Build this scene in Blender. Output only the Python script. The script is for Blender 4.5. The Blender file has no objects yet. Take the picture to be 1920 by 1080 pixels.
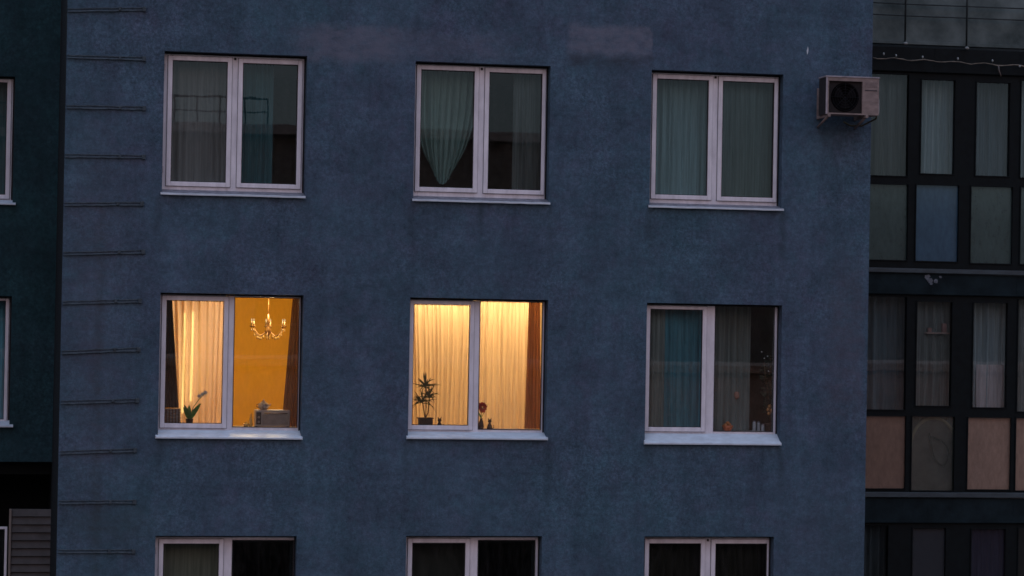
import bpy, bmesh, math, random
from mathutils import Vector, Matrix
R = math.radians
random.seed(11)
sc = bpy.context.scene
COL = sc.collection

# ------------------------------------------------------------------ camera
CAM = Vector((0.0444, -30.9757, 12.5))
YAW, PITCH, ROLL, FPX = 0.1941, 0.0122, 0.0179, 5000.0
_f = Vector((math.sin(YAW)*math.cos(PITCH), math.cos(YAW)*math.cos(PITCH), math.sin(PITCH)))
_r0 = Vector((math.cos(YAW), -math.sin(YAW), 0)); _u0 = _r0.cross(_f)
_r = _r0*math.cos(ROLL) + _u0*math.sin(ROLL); _u = _u0*math.cos(ROLL) - _r0*math.sin(ROLL)
cd = bpy.data.cameras.new('camera'); cam = bpy.data.objects.new('camera', cd); COL.objects.link(cam)
m = Matrix.Identity(4)
for i in range(3): m[i][0] = _r[i]; m[i][1] = _u[i]; m[i][2] = -_f[i]; m[i][3] = CAM[i]
cam.matrix_world = m
cd.sensor_width = 36; cd.lens = FPX/1920*36; cd.clip_start = 0.5; cd.clip_end = 3000
sc.camera = cam

# ------------------------------------------------------------------ world, sun, exposure
SUN_EL, SUN_ROT = R(6), R(30)
w = bpy.data.worlds.new('World'); sc.world = w; w.use_nodes = True
nt = w.node_tree; nt.nodes.clear()
sky = nt.nodes.new('ShaderNodeTexSky'); sky.sky_type = 'NISHITA'; sky.sun_disc = False
sky.sun_elevation = SUN_EL; sky.sun_rotation = SUN_ROT; sky.air_density = 0.6; sky.dust_density = 0.3; sky.ozone_density = 1.5
bg = nt.nodes.new('ShaderNodeBackground'); bg.inputs[1].default_value = 0.02
# dusk cloud veil in front of the clear sky: teal at the skyline, rosy half way up, blue overhead
tc = nt.nodes.new('ShaderNodeTexCoord'); sx = nt.nodes.new('ShaderNodeSeparateXYZ'); nt.links.new(tc.outputs['Generated'], sx.inputs[0])
cr = nt.nodes.new('ShaderNodeValToRGB'); nt.links.new(sx.outputs[2], cr.inputs[0]); el = cr.color_ramp.elements
SKYC = [(0.0, (.16, .18, .19)), (.11, (.22, .26, .29)), (.20, (1.0, .60, .54)), (.38, (.82, .63, .68)), (.65, (.60, .70, .95)), (1.0, (.52, .86, 1.35))]
el[0].position, el[1].position = 0, 1
for p_, _c in SKYC[1:-1]: el.new(p_)
for e_, (p_, c_) in zip(el, SKYC): e_.position = p_; e_.color = (*c_, 1)
cn = nt.nodes.new('ShaderNodeTexNoise'); cn.inputs['Scale'].default_value = 3.5; cn.inputs['Detail'].default_value = 6; nt.links.new(tc.outputs['Generated'], cn.inputs['Vector'])
cm = nt.nodes.new('ShaderNodeMapRange'); cm.inputs[1].default_value = .3; cm.inputs[2].default_value = .7; cm.inputs[3].default_value = .8; cm.inputs[4].default_value = 1.15; nt.links.new(cn.outputs[0], cm.inputs[0])
b2 = nt.nodes.new('ShaderNodeBackground'); nt.links.new(cr.outputs[0], b2.inputs[0]); nt.links.new(cm.outputs[0], b2.inputs[1])
ad = nt.nodes.new('ShaderNodeAddShader'); wo = nt.nodes.new('ShaderNodeOutputWorld')
nt.links.new(sky.outputs[0], bg.inputs[0]); nt.links.new(bg.outputs[0], ad.inputs[0]); nt.links.new(b2.outputs[0], ad.inputs[1]); nt.links.new(ad.outputs[0], wo.inputs[0])
sd = bpy.data.lights.new('sun', 'SUN'); sun = bpy.data.objects.new('sun', sd); COL.objects.link(sun)
sd.energy = 0.03; sd.angle = R(20); sd.color = (1.0, 0.62, 0.6)
_sdir = Vector((math.sin(SUN_ROT)*math.cos(SUN_EL), math.cos(SUN_ROT)*math.cos(SUN_EL), math.sin(SUN_EL)))
sun.rotation_euler = (-_sdir).to_track_quat('-Z', 'Y').to_euler()
sc.view_settings.view_transform = 'Standard'; sc.view_settings.look = 'None'
sc.view_settings.exposure = 0.0; sc.view_settings.gamma = 1
sc.render.film_transparent = False
sc.cycles.filter_width = 1.6
sc.cycles.max_bounces = 8; sc.cycles.transparent_max_bounces = 16
sc.cycles.caustics_reflective = False; sc.cycles.caustics_refractive = False
sc.cycles.sample_clamp_indirect = 3.0

# ------------------------------------------------------------------ helpers
def at(px, py, Y):
    """point of the plane y=Y that the photograph shows at (px, py)"""
    d = _f*FPX + _r*(px-960) + _u*(540-py)
    return CAM + d*((Y-CAM.y)/d.y)
def rect(l, t, r, b, Y):
    mx, my = (l+r)/2, (t+b)/2
    return at(l, my, Y).x, at(r, my, Y).x, at(mx, b, Y).z, at(mx, t, Y).z      # x0 x1 z0 z1

def tag(o, label, cat=None, group=None, kind=None):
    if label: o['label'] = label
    if cat: o['category'] = cat
    if group: o['group'] = group
    if kind: o['kind'] = kind
    return o
def thing(name, loc, label, cat, group=None):
    o = bpy.data.objects.new(name, None); COL.objects.link(o); o.location = loc
    o.empty_display_size = 0.2
    return tag(o, label, cat, group)
def root_off(p):
    v = Vector((0, 0, 0))
    while p is not None: v += Vector(p.location); p = p.parent
    return v

class MB:
    """collects shapes (world coordinates) and links them as ONE mesh object"""
    def __init__(s): s.bm = bmesh.new()
    def box(s, x0, x1, y0, y1, z0, z1, bev=0.0, mi=0):
        b = bmesh.new() if bev else s.bm
        vs = [b.verts.new((x, y, z)) for x in (x0, x1) for y in (y0, y1) for z in (z0, z1)]
        fs = [b.faces.new([vs[i] for i in q]) for q in ((0,1,3,2),(4,6,7,5),(0,4,5,1),(2,3,7,6),(0,2,6,4),(1,5,7,3))]
        for f in fs: f.material_index = mi
        if bev:
            bmesh.ops.bevel(b, geom=b.edges[:], offset=bev, segments=2, affect='EDGES', profile=0.6)
            s.merge(b)
        return s
    def merge(s, b):
        b.verts.index_update(); mp = {}
        for v in b.verts: mp[v.index] = s.bm.verts.new(v.co)
        for f in b.faces:
            nf = s.bm.faces.new([mp[v.index] for v in f.verts]); nf.material_index = f.material_index; nf.smooth = f.smooth
        b.free()
    def quad(s, a, b, c, d, mi=0):
        f = s.bm.faces.new([s.bm.verts.new(p) for p in (a, b, c, d)]); f.material_index = mi; return s
    def tube(s, pts, rad, n=8, mi=0, cap=True):
        pts = [Vector(p) for p in pts]; rings = []
        rads = rad if isinstance(rad, (list, tuple)) else [rad]*len(pts)
        for i, p in enumerate(pts):
            t = (pts[min(i+1, len(pts)-1)] - pts[max(i-1, 0)]).normalized()
            a = t.cross(Vector((0, 0, 1)))
            if a.length < 1e-3: a = t.cross(Vector((1, 0, 0)))
            a.normalize(); c = t.cross(a)
            rings.append([s.bm.verts.new(p + (a*math.cos(k*2*math.pi/n) + c*math.sin(k*2*math.pi/n))*rads[i]) for k in range(n)])
        for i in range(len(rings)-1):
            for k in range(n):
                f = s.bm.faces.new((rings[i][k], rings[i][(k+1) % n], rings[i+1][(k+1) % n], rings[i+1][k])); f.smooth = True; f.material_index = mi
        if cap:
            for rg in (rings[0], rings[-1]):
                try: f = s.bm.faces.new(rg); f.material_index = mi
                except ValueError: pass
        return s
    def lathe(s, x, y, z, prof, n=20, mi=0, axis='z'):
        rings = []
        for (r_, h) in prof:
            ring = []
            for k in range(n):
                a = k*2*math.pi/n
                if axis == 'z': co = (x+r_*math.cos(a), y+r_*math.sin(a), z+h)
                else: co = (x+r_*math.cos(a), y+h, z+r_*math.sin(a))
                ring.append(s.bm.verts.new(co))
            rings.append(ring)
        for i in range(len(rings)-1):
            for k in range(n):
                f = s.bm.faces.new((rings[i][k], rings[i][(k+1) % n], rings[i+1][(k+1) % n], rings[i+1][k])); f.smooth = True; f.material_index = mi
        for rg in (rings[0], rings[-1]):
            f = s.bm.faces.new(rg); f.material_index = mi
        return s
    def blob(s, c, r_, seed=0, jit=0.12, sub=2, sq=(1, 1, 1), mi=0):
        b = bmesh.new(); bmesh.ops.create_icosphere(b, subdivisions=sub, radius=1)
        rn = random.Random(seed)
        for v in b.verts:
            k = 1 + rn.uniform(-jit, jit)
            v.co = Vector((v.co.x*sq[0], v.co.y*sq[1], v.co.z*sq[2]))*r_*k + Vector(c)
        for f in b.faces: f.smooth = True; f.material_index = mi
        s.merge(b); return s
    def leaf(s, base, tip, wid, droop=0.0, n=5, mi=0, side=None):
        base, tip = Vector(base), Vector(tip); d = tip-base
        sd_ = side or d.cross(Vector((0, 1, 0.3)))
        sd_ = Vector(sd_).normalized(); prev = None
        for i in range(n+1):
            t = i/n; c = base + d*t + Vector((0, 0, -droop*t*t)); ww = wid*math.sin(math.pi*min(1, 0.12+t*0.88))*0.5 + 0.0006
            a, b = s.bm.verts.new(c+sd_*ww), s.bm.verts.new(c-sd_*ww)
            if prev: f = s.bm.faces.new((prev[0], prev[1], b, a)); f.smooth = True; f.material_index = mi
            prev = (a, b)
        return s
    def build(s, name, mats, parent=None, label=None, cat=None, group=None, kind=None, recalc=True):
        if recalc: bmesh.ops.recalc_face_normals(s.bm, faces=s.bm.faces[:])
        me = bpy.data.meshes.new(name)
        co = [v.co for v in s.bm.verts]
        if parent is None:
            off = Vector(((min(c.x for c in co)+max(c.x for c in co))/2, (min(c.y for c in co)+max(c.y for c in co))/2, min(c.z for c in co)))
        else: off = root_off(parent)
        for v in s.bm.verts: v.co -= off
        s.bm.to_mesh(me); s.bm.free()
        for mm in (mats if isinstance(mats, (list, tuple)) else [mats]): me.materials.append(mm)
        o = bpy.data.objects.new(name, me); COL.objects.link(o)
        if parent is None: o.location = off
        else: o.parent = parent
        return tag(o, label, cat, group, kind)

# ------------------------------------------------------------------ materials
def nmat(name):
    mt = bpy.data.materials.new(name); mt.use_nodes = True; mt.node_tree.nodes.clear(); return mt, mt.node_tree
def N(nt, typ, **kw):
    n = nt.nodes.new(typ)
    for k, v in kw.items():
        if k[0] == 'i' and k[1:].isdigit(): n.inputs[int(k[1:])].default_value = v
        else: setattr(n, k, v)
    return n
def noise(nt, pos, scale, detail=4, rough=0.55, stretch=None):
    if stretch:
        mp = N(nt, 'ShaderNodeMapping'); mp.inputs['Scale'].default_value = stretch; nt.links.new(pos, mp.inputs[0]); pos = mp.outputs[0]
    n = N(nt, 'ShaderNodeTexNoise'); n.inputs['Scale'].default_value = scale; n.inputs['Detail'].default_value = detail; n.inputs['Roughness'].default_value = rough
    nt.links.new(pos, n.inputs['Vector']); return n.outputs[0]
def ramp(nt, fac, a, b, c0=(0,0,0,1), c1=(1,1,1,1)):
    r_ = N(nt, 'ShaderNodeValToRGB'); e = r_.color_ramp.elements
    e[0].position = a; e[1].position = b; e[0].color = c0; e[1].color = c1
    nt.links.new(fac, r_.inputs[0]); return r_.outputs[0]
def mix(nt, fac, a, b, mode='MIX'):
    n = N(nt, 'ShaderNodeMix', data_type='RGBA', blend_type=mode)
    if isinstance(fac, (int, float)): n.inputs[0].default_value = fac
    else: nt.links.new(fac, n.inputs[0])
    for k, v in ((6, a), (7, b)):
        if isinstance(v, tuple): n.inputs[k].default_value = (*v[:3], 1)
        else: nt.links.new(v, n.inputs[k])
    return n.outputs[2]
def mth(nt, op, a, b=None):
    n = N(nt, 'ShaderNodeMath', operation=op)
    for k, v in ((0, a), (1, b)):
        if v is None: continue
        if isinstance(v, (int, float)): n.inputs[k].default_value = v
        else: nt.links.new(v, n.inputs[k])
    return n.outputs[0]
def surf(name, col, rough=0.6, var=0.15, scale=12, bump=0.0, bscale=120, metal=0.0, spec=0.4, stretch=None, col2=None, emit=None, estr=0):
    mt, nt = nmat(name); out = N(nt, 'ShaderNodeOutputMaterial'); p = N(nt, 'ShaderNodeBsdfPrincipled')
    g = N(nt, 'ShaderNodeNewGeometry').outputs['Position']
    n1 = ramp(nt, noise(nt, g, scale, 5, 0.6, stretch), 0.3, 0.7)
    dark = tuple(c*(1-var) for c in col); lite = col2 or tuple(min(1, c*(1+var)) for c in col)
    nt.links.new(mix(nt, n1, dark, lite), p.inputs['Base Color'])
    p.inputs['Roughness'].default_value = rough; p.inputs['Metallic'].default_value = metal; p.inputs['Specular IOR Level'].default_value = spec
    if bump:
        b = N(nt, 'ShaderNodeBump'); b.inputs['Strength'].default_value = bump; b.inputs['Distance'].default_value = 0.01
        nt.links.new(noise(nt, g, bscale, 4), b.inputs['Height']); nt.links.new(b.outputs[0], p.inputs['Normal'])
    if emit: p.inputs['Emission Color'].default_value = (*emit, 1); p.inputs['Emission Strength'].default_value = estr
    nt.links.new(p.outputs[0], out.inputs[0]); return mt
def emis(name, col, s):
    mt, nt = nmat(name); out = N(nt, 'ShaderNodeOutputMaterial'); e = N(nt, 'ShaderNodeEmission')
    e.inputs[0].default_value = (*col, 1); e.inputs[1].default_value = s; nt.links.new(e.outputs[0], out.inputs[0]); return mt
def glass(name, tint=(0.86, 0.9, 0.9), k=1.9, film=None, fa=0.0, rough=0.0, wob=0.007):
    """double glazing: see-through with a Fresnel reflection; film = an obscuring layer on the pane"""
    mt, nt = nmat(name); out = N(nt, 'ShaderNodeOutputMaterial')
    g = N(nt, 'ShaderNodeNewGeometry').outputs['Position']
    b = N(nt, 'ShaderNodeBump'); b.inputs['Strength'].default_value = wob; b.inputs['Distance'].default_value = 0.02
    nt.links.new(noise(nt, g, 2.2, 2), b.inputs['Height'])
    tr = N(nt, 'ShaderNodeBsdfTransparent'); tr.inputs[0].default_value = (*tint, 1)
    gl = N(nt, 'ShaderNodeBsdfGlossy'); gl.inputs['Roughness'].default_value = rough
    nt.links.new(b.outputs[0], gl.inputs['Normal'])
    fr = N(nt, 'ShaderNodeFresnel'); fr.inputs[0].default_value = 1.5
    fac = mth(nt, 'MINIMUM', mth(nt, 'MULTIPLY', fr.outputs[0], k), 1.0)
    under = tr.outputs[0]
    # dust and old rain marks
    df = N(nt, 'ShaderNodeBsdfDiffuse'); df.inputs[0].default_value = (0.3, 0.3, 0.3, 1)
    dm = mth(nt, 'MULTIPLY', ramp(nt, noise(nt, g, 6, 8, 0.7, (3, 1, 0.6)), 0.45, 0.8), 0.05)
    ms = N(nt, 'ShaderNodeMixShader'); nt.links.new(dm, ms.inputs[0]); nt.links.new(under, ms.inputs[1]); nt.links.new(df.outputs[0], ms.inputs[2]); under = ms.outputs[0]
    if film:
        fd = N(nt, 'ShaderNodeBsdfDiffuse')
        nt.links.new(mix(nt, ramp(nt, noise(nt, g, 9, 8, 0.7, (2.5, 1, 1)), 0.3, 0.72), tuple(c*0.72 for c in film), tuple(c*1.2 for c in film)), fd.inputs[0])
        ft = N(nt, 'ShaderNodeBsdfTranslucent'); ft.inputs[0].default_value = (*film, 1)
        fm = N(nt, 'ShaderNodeMixShader', i0=0.3); nt.links.new(fd.outputs[0], fm.inputs[1]); nt.links.new(ft.outputs[0], fm.inputs[2])
        ms = N(nt, 'ShaderNodeMixShader', i0=fa); nt.links.new(under, ms.inputs[1]); nt.links.new(fm.outputs[0], ms.inputs[2]); under = ms.outputs[0]
    mx = N(nt, 'ShaderNodeMixShader'); nt.links.new(fac, mx.inputs[0]); nt.links.new(under, mx.inputs[1]); nt.links.new(gl.outputs[0], mx.inputs[2])
    nt.links.new(mx.outputs[0], out.inputs[0]); return mt
def cloth(name, col, sheer=0.25, transl=0.5, var=0.28, weave=True):
    mt, nt = nmat(name); out = N(nt, 'ShaderNodeOutputMaterial'); g = N(nt, 'ShaderNodeNewGeometry').outputs['Position']
    c = mix(nt, ramp(nt, noise(nt, g, 7, 6, 0.65, (6, 1, 0.2)), 0.3, 0.7), tuple(x*(1-var) for x in col), tuple(min(1, x*(1+var)) for x in col))
    d = N(nt, 'ShaderNodeBsdfDiffuse'); t = N(nt, 'ShaderNodeBsdfTranslucent'); tr = N(nt, 'ShaderNodeBsdfTransparent')
    nt.links.new(c, d.inputs[0]); nt.links.new(c, t.inputs[0])
    a = N(nt, 'ShaderNodeMixShader', i0=transl); nt.links.new(d.outputs[0], a.inputs[1]); nt.links.new(t.outputs[0], a.inputs[2])
    # a sheer weave lets more through seen face on than along its folds
    lw = N(nt, 'ShaderNodeLayerWeight'); lw.inputs[0].default_value = 0.5
    fac = mth(nt, 'MULTIPLY', mth(nt, 'SUBTRACT', 1.0, lw.outputs['Facing']), sheer)
    b = N(nt, 'ShaderNodeMixShader'); nt.links.new(fac, b.inputs[0]); nt.links.new(a.outputs[0], b.inputs[1]); nt.links.new(tr.outputs[0], b.inputs[2])
    nt.links.new(b.outputs[0], out.inputs[0]); return mt

def stucco(name, base, tint, patches=(), seam=None):
    mt, nt = nmat(name); out = N(nt, 'ShaderNodeOutputMaterial'); p = N(nt, 'ShaderNodeBsdfPrincipled')
    g = N(nt, 'ShaderNodeNewGeometry').outputs['Position']
    big = ramp(nt, noise(nt, g, 0.45, 4, 0.6), 0.32, 0.68)
    c = mix(nt, big, base, tint)
    def mul(c, fac, lo, hi): return mix(nt, fac, mix(nt, 1.0, c, (lo,)*3, 'MULTIPLY'), mix(nt, 1.0, c, (hi,)*3, 'MULTIPLY'))
    c = mul(c, ramp(nt, noise(nt, g, 1.7, 6, 0.62), 0.33, 0.67), 0.76, 1.2)
    c = mix(nt, mth(nt, 'MULTIPLY', ramp(nt, noise(nt, g, 2.6, 5, 0.7), 0.48, 0.7), .5), c, mix(nt, 1.0, c, (1.25, .86, .95), 'MULTIPLY'))
    c = mul(c, ramp(nt, noise(nt, g, 1.1, 7, 0.6, (5, 1, 0.25)), 0.3, 0.7), 0.88, 1.08)     # rain streaks
    c = mul(c, ramp(nt, noise(nt, g, 0.9, 7, 0.7, (0.5, 1, 7)), 0.3, 0.7), 0.94, 1.05)       # trowel bands
    c = mul(c, ramp(nt, noise(nt, g, 11, 6, 0.75), 0.32, 0.68), 0.74, 1.24)
    c = mix(nt, mth(nt, 'MULTIPLY', ramp(nt, noise(nt, g, 8.3, 5, 0.7), 0.45, 0.62), .35), c, mix(nt, 1.0, c, (.78, 1.08, 1.0), 'MULTIPLY'))
    pat = ramp(nt, noise(nt, g, .8, 3, .5), .35, .65)
    c = mix(nt, pat, mul(c, ramp(nt, noise(nt, g, 34, 3, 0.85), 0.34, 0.66), 0.82, 1.18), mul(c, ramp(nt, noise(nt, g, 27, 4, 0.85), 0.36, 0.64), 0.62, 1.40))                   # grit
    sp = N(nt, 'ShaderNodeSeparateXYZ'); nt.links.new(g, sp.inputs[0])
    wob = mth(nt, 'MULTIPLY', mth(nt, 'SUBTRACT', noise(nt, g, 3.5, 5, 0.6), 0.5), 0.5)
    def mask(v, a, b, sa, sb):
        v = mth(nt, 'ADD', v, mth(nt, 'MULTIPLY', wob, min(1.0, 3.0*max(.12, sa+sb))))
        m1 = N(nt, 'ShaderNodeMapRange', interpolation_type='SMOOTHSTEP'); nt.links.new(v, m1.inputs[0]); m1.inputs[1].default_value = a-sa; m1.inputs[2].default_value = a+sa
        m2 = N(nt, 'ShaderNodeMapRange', interpolation_type='SMOOTHSTEP'); nt.links.new(v, m2.inputs[0]); m2.inputs[1].default_value = b+sb; m2.inputs[2].default_value = b-sb
        return mth(nt, 'MULTIPLY', m1.outputs[0], m2.outputs[0])
    for (x0, x1, z0, z1, sx0, sx1, sz0, sz1, col, k) in patches:
        mk = mth(nt, 'MULTIPLY', mask(sp.outputs[0], x0, x1, sx0, sx1), mask(sp.outputs[2], z0, z1, sz0, sz1))
        mk = mth(nt, 'MULTIPLY', mk, ramp(nt, noise(nt, g, 5, 6, 0.7, (1, 1, 2)), 0.25, 0.6))
        c = mix(nt, mth(nt, 'MULTIPLY', mk, k), c, col)
    nt.links.new(c, p.inputs['Base Color']); p.inputs['Roughness'].default_value = 0.9; p.inputs['Specular IOR Level'].default_value = 0.2
    b = N(nt, 'ShaderNodeBump'); b.inputs['Strength'].default_value = 0.5; b.inputs['Distance'].default_value = 0.012
    nt.links.new(mth(nt, 'ADD', noise(nt, g, 70, 5, 0.7), mth(nt, 'MULTIPLY', noise(nt, g, 6, 3), 1.5)), b.inputs['Height']); nt.links.new(b.outputs[0], p.inputs['Normal'])
    nt.links.new(p.outputs[0], out.inputs[0]); return mt

P1 = rect(575, 52, 745, 112, 0); P2 = rect(1066, 48, 1222, 104, 0); P3 = rect(1066, 104, 1222, 126, 0)
P4 = rect(120, 960, 290, 1010, 0); P5 = rect(178, 380, 190, 1080, 0); P6 = rect(760, 1010, 1000, 1060, 0)
DRIPS = []
_r2 = random.Random(9)
for (xx, yy) in ((300, 372), (572, 374), (775, 384), (1031, 386), (1218, 396), (1470, 398), (296, 828), (565, 828), (765, 829), (1027, 829), (1210, 839), (1463, 839), (430, 828), (900, 384)):
    p_ = at(xx, yy, 0); L_ = _r2.uniform(.25, .8)
    DRIPS.append((p_.x-_r2.uniform(.02, .07), p_.x+_r2.uniform(.02, .07), p_.z-L_, p_.z+.03, .05, .05, L_*.5, .02, (0.030, 0.050, 0.066), _r2.uniform(.35, .7)))
M = {}
M['wall'] = stucco('blue_stucco', (0.055, 0.104, 0.146), (0.067, 0.094, 0.144), patches=DRIPS+[
    (*P1, .25, .2, .10, .08, (0.150, 0.155, 0.205), 0.6), (P1[0]-.1, P1[1]+1.3, P1[2]+.03, P1[3]-.02, .3, .4, .12, .10, (0.115, 0.130, 0.180), 0.5), (*P2, .06, .02, .10, .05, (0.165, 0.170, 0.220), 0.65), (*P3, .06, .05, .05, .05, (0.035, 0.045, 0.06), 0.7),
    (P4[0], P4[1], P4[2], P4[3], .4, .5, .25, .2, (0.035, 0.055, 0.06), 0.6), (P5[0], P5[1], 7, P5[3], .06, .06, .3, .5, (0.035, 0.05, 0.055), 0.55),
    (1.0, 1.5, 10.4, 14.5, .3, .5, 1.2, 1.2, (0.085, 0.08, 0.11), 0.4), (10.05, 10.5, 11.4, 13.2, .2, .05, .4, .5, (0.085, 0.08, 0.11), 0.5), (9.6, 10.6, 7, 10.4, .4, .3, 1, .4, (0.05, 0.072, 0.10), 0.5)])
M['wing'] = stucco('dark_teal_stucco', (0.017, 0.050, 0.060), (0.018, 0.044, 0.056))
M['return'] = stucco('painted_shade_return', (0.005, 0.010, 0.013), (0.006, 0.010, 0.013))  # near-black left return: the shade of the side face is put into its colour
M['opp'] = stucco('opposite_render', (0.22, 0.20, 0.17), (0.17, 0.16, 0.14))
M['annex'] = stucco('annex_render', (0.50, 0.34, 0.25), (0.44, 0.32, 0.26))
M['upvc'] = surf('white_upvc', (0.66, 0.65, 0.71), 0.35, 0.14, 6, 0.05, 60, col2=(0.76, 0.75, 0.81), stretch=(2, 2, .6))
M['sill'] = surf('painted_sill_metal', (0.50, 0.57, 0.64), 0.45, 0.14, 5, 0.05, 40, stretch=(1.5, 3, 3))
M['sillold'] = surf('weathered_sill', (0.16, 0.16, 0.19), 0.6, 0.6, 9, 0.2, 40, stretch=(1.5, 4, 4))
M['hinge'] = surf('grey_hinge', (0.40, 0.38, 0.42), 0.4, 0.2)
M['gasket'] = surf('black_rubber', (0.015, 0.015, 0.017), 0.6, 0.1)
M['dark'] = surf('sealant_dark', (0.02, 0.02, 0.022), 0.8, 0.3)
M['glass'] = glass('double_glazing')
M['bar'] = surf('weathered_dark_strip', (0.038, 0.056, 0.07), 0.75, 0.5, 8, 0.3, 60, stretch=(2, 4, 4))
M['black'] = surf('black_painted_frame', (0.004, 0.0075, 0.009), 0.6, 0.3, 10, spec=.12)
M['fascia'] = surf('dark_fascia', (0.009, 0.018, 0.023), 0.8, 0.4, 4, 0.2, 40, spec=.12)
M['ledge'] = surf('ledge_metal', (0.035, 0.055, 0.068), 0.5, 0.3, 6, stretch=(1, 4, 4))
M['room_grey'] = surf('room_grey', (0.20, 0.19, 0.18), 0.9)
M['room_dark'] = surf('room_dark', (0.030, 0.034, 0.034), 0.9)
M['room_yellow'] = surf('ochre_wallpaper', (0.80, 0.50, 0.055), 0.85, 0.05, 30, stretch=(1, 1, .3))
M['room_beige'] = surf('beige_wallpaper', (0.75, 0.62, 0.42), 0.85, 0.06, 5)
M['ceil'] = surf('ceiling_paint', (0.75, 0.72, 0.66), 0.9, 0.03)
M['wood'] = surf('floor_wood', (0.25, 0.13, 0.06), 0.5, 0.3, 4, stretch=(8, 1, 1))

# ------------------------------------------------------------------ ground and street
g = MB(); g.quad((-600, -600, 0), (600, -600, 0), (600, 600, 0), (-600, 600, 0))
g.build('ground', surf('yard_ground', (0.13, 0.075, 0.05), 0.95, 0.4, 0.6, 0.3, 20), kind='structure')
g = MB(); g.quad((-60, -24, 0.004), (70, -24, 0.004), (70, -12, 0.004), (-60, -12, 0.004))
g.build('road', surf('asphalt', (0.05, 0.05, 0.052), 0.9, 0.25, 3, 0.3, 80), kind='structure')
g = MB(); g.box(-60, 70, -11.999, -9.5, -0.1, 0.12)
g.build('pavement', surf('paving', (0.22, 0.21, 0.20), 0.9, 0.2, 3, 0.2, 60), kind='structure')

# ------------------------------------------------------------------ main block
XL, XR = at(116, 540, 0).x, at(1628.5, 540, 0).x
main = thing('apartment_building', ((XL+XR)/2, 0, 0), 'blue-grey stuccoed middle block with rows of white double windows', 'building')
TH = 0.36
# pixel measurements: opening (l, t, r, b at sill underside), left glass, right glass, sill face (l,t,r,b), style
WIN = [
 dict(k='00', o=(306, 100, 574, 367), a=(321.5, 114.5, 425, 341.5), b=(453.5, 120, 557, 345), s=(301, 358, 573, 368), style='AA', sill='old'),
 dict(k='01', o=(777, 119, 1030.5, 378), a=(787.5, 132, 888, 352), b=(915.5, 137, 1015, 356), s=(773, 370, 1032, 380), style='AA', sill='old'),
 dict(k='02', o=(1220, 135, 1467, 389), a=(1229.5, 149, 1327, 366), b=(1353, 153.5, 1450, 370), s=(1216, 383, 1470, 392), style='AA', sill='old'),
 dict(k='10', o=(298.5, 551, 567, 820), a=(310, 563.5, 418, 794), b=(437.5, 558, 560, 801.5), s=(292, 808.5, 567, 823), style='AF', sill='new'),
 dict(k='11', o=(767, 560, 1026, 822), a=(773.5, 571, 879.5, 797.5), b=(898, 565.5, 1016, 806), s=(763, 812, 1027, 824), style='AF', sill='new'),
 dict(k='12', o=(1211, 570, 1464.5, 831), a=(1217, 580, 1315.5, 801), b=(1339, 574, 1451, 809.5), s=(1209, 815, 1465, 834), style='AF', sill='new'),
 dict(k='20', o=(289, 1005, 554, 1276), a=(304, 1019, 408.5, 1250), b=(433, 1012.5, 549, 1257), s=(285, 1262, 555, 1277), style='AD', sill='new'),
 dict(k='21', o=(759.5, 1005, 1014, 1276), a=(770.5, 1017.5, 870.5, 1250), b=(894, 1012.5, 1002, 1257), s=(756, 1262, 1015, 1277), style='AD', sill='new'),
 dict(k='22', o=(1206, 1006, 1449, 1276), a=(1214.5, 1018.5, 1312, 1250), b=(1339, 1019, 1436, 1250), s=(1203, 1262, 1451, 1277), style='AA', sill='new'),
]
FY = 0.13
for W in WIN:
    W['O'] = rect(*W['o'], 0); W['A'] = rect(*W['a'], FY); W['B'] = rect(*W['b'], FY); W['S'] = rect(*W['s'], -0.045)
    sz = W['S'][2] + 0.028                         # opening foot, under the sloping sill
    W['O'] = (W['O'][0], W['O'][1], sz, W['O'][3])
WB = {W['k']: W for W in WIN}

def pierced(mb, x0, x1, z0, z1, y, holes):
    xs = sorted({x0, x1, *[h[0] for h in holes], *[h[1] for h in holes]}); zs = sorted({z0, z1, *[h[2] for h in holes], *[h[3] for h in holes]})
    vv = {}
    def V(x, z):
        if (x, z) not in vv: vv[(x, z)] = mb.bm.verts.new((x, y, z))
        return vv[(x, z)]
    for i in range(len(xs)-1):
        for j in range(len(zs)-1):
            cx, cz = (xs[i]+xs[i+1])/2, (zs[j]+zs[j+1])/2
            if any(h[0] < cx < h[1] and h[2] < cz < h[3] for h in holes): continue
            mb.bm.faces.new((V(xs[i], zs[j]), V(xs[i+1], zs[j]), V(xs[i+1], zs[j+1]), V(xs[i], zs[j+1])))
def reveal(mb, h, y0, y1):
    a, b, c, d = h
    mb.quad((a, y0, c), (a, y1, c), (a, y1, d), (a, y0, d)); mb.quad((b, y0, c), (b, y0, d), (b, y1, d), (b, y1, c))
    mb.quad((a, y0, d), (a, y1, d), (b, y1, d), (b, y0, d)); mb.quad((a, y0, c), (b, y0, c), (b, y1, c), (a, y1, c))
TOP = 19.5
mb = MB(); holes = [W['O'] for W in WIN]
pierced(mb, XL, XR, -0.3, TOP, 0, holes)
for h in holes: reveal(mb, h, 0, TH)
BACK = 9.0
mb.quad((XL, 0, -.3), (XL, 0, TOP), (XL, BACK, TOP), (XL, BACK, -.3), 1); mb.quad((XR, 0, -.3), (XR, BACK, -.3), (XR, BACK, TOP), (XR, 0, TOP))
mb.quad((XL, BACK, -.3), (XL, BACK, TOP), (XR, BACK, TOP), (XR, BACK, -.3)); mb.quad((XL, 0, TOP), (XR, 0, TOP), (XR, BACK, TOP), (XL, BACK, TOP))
mb.build('wall', [M['wall'], M['return']], main, recalc=False)

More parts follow.
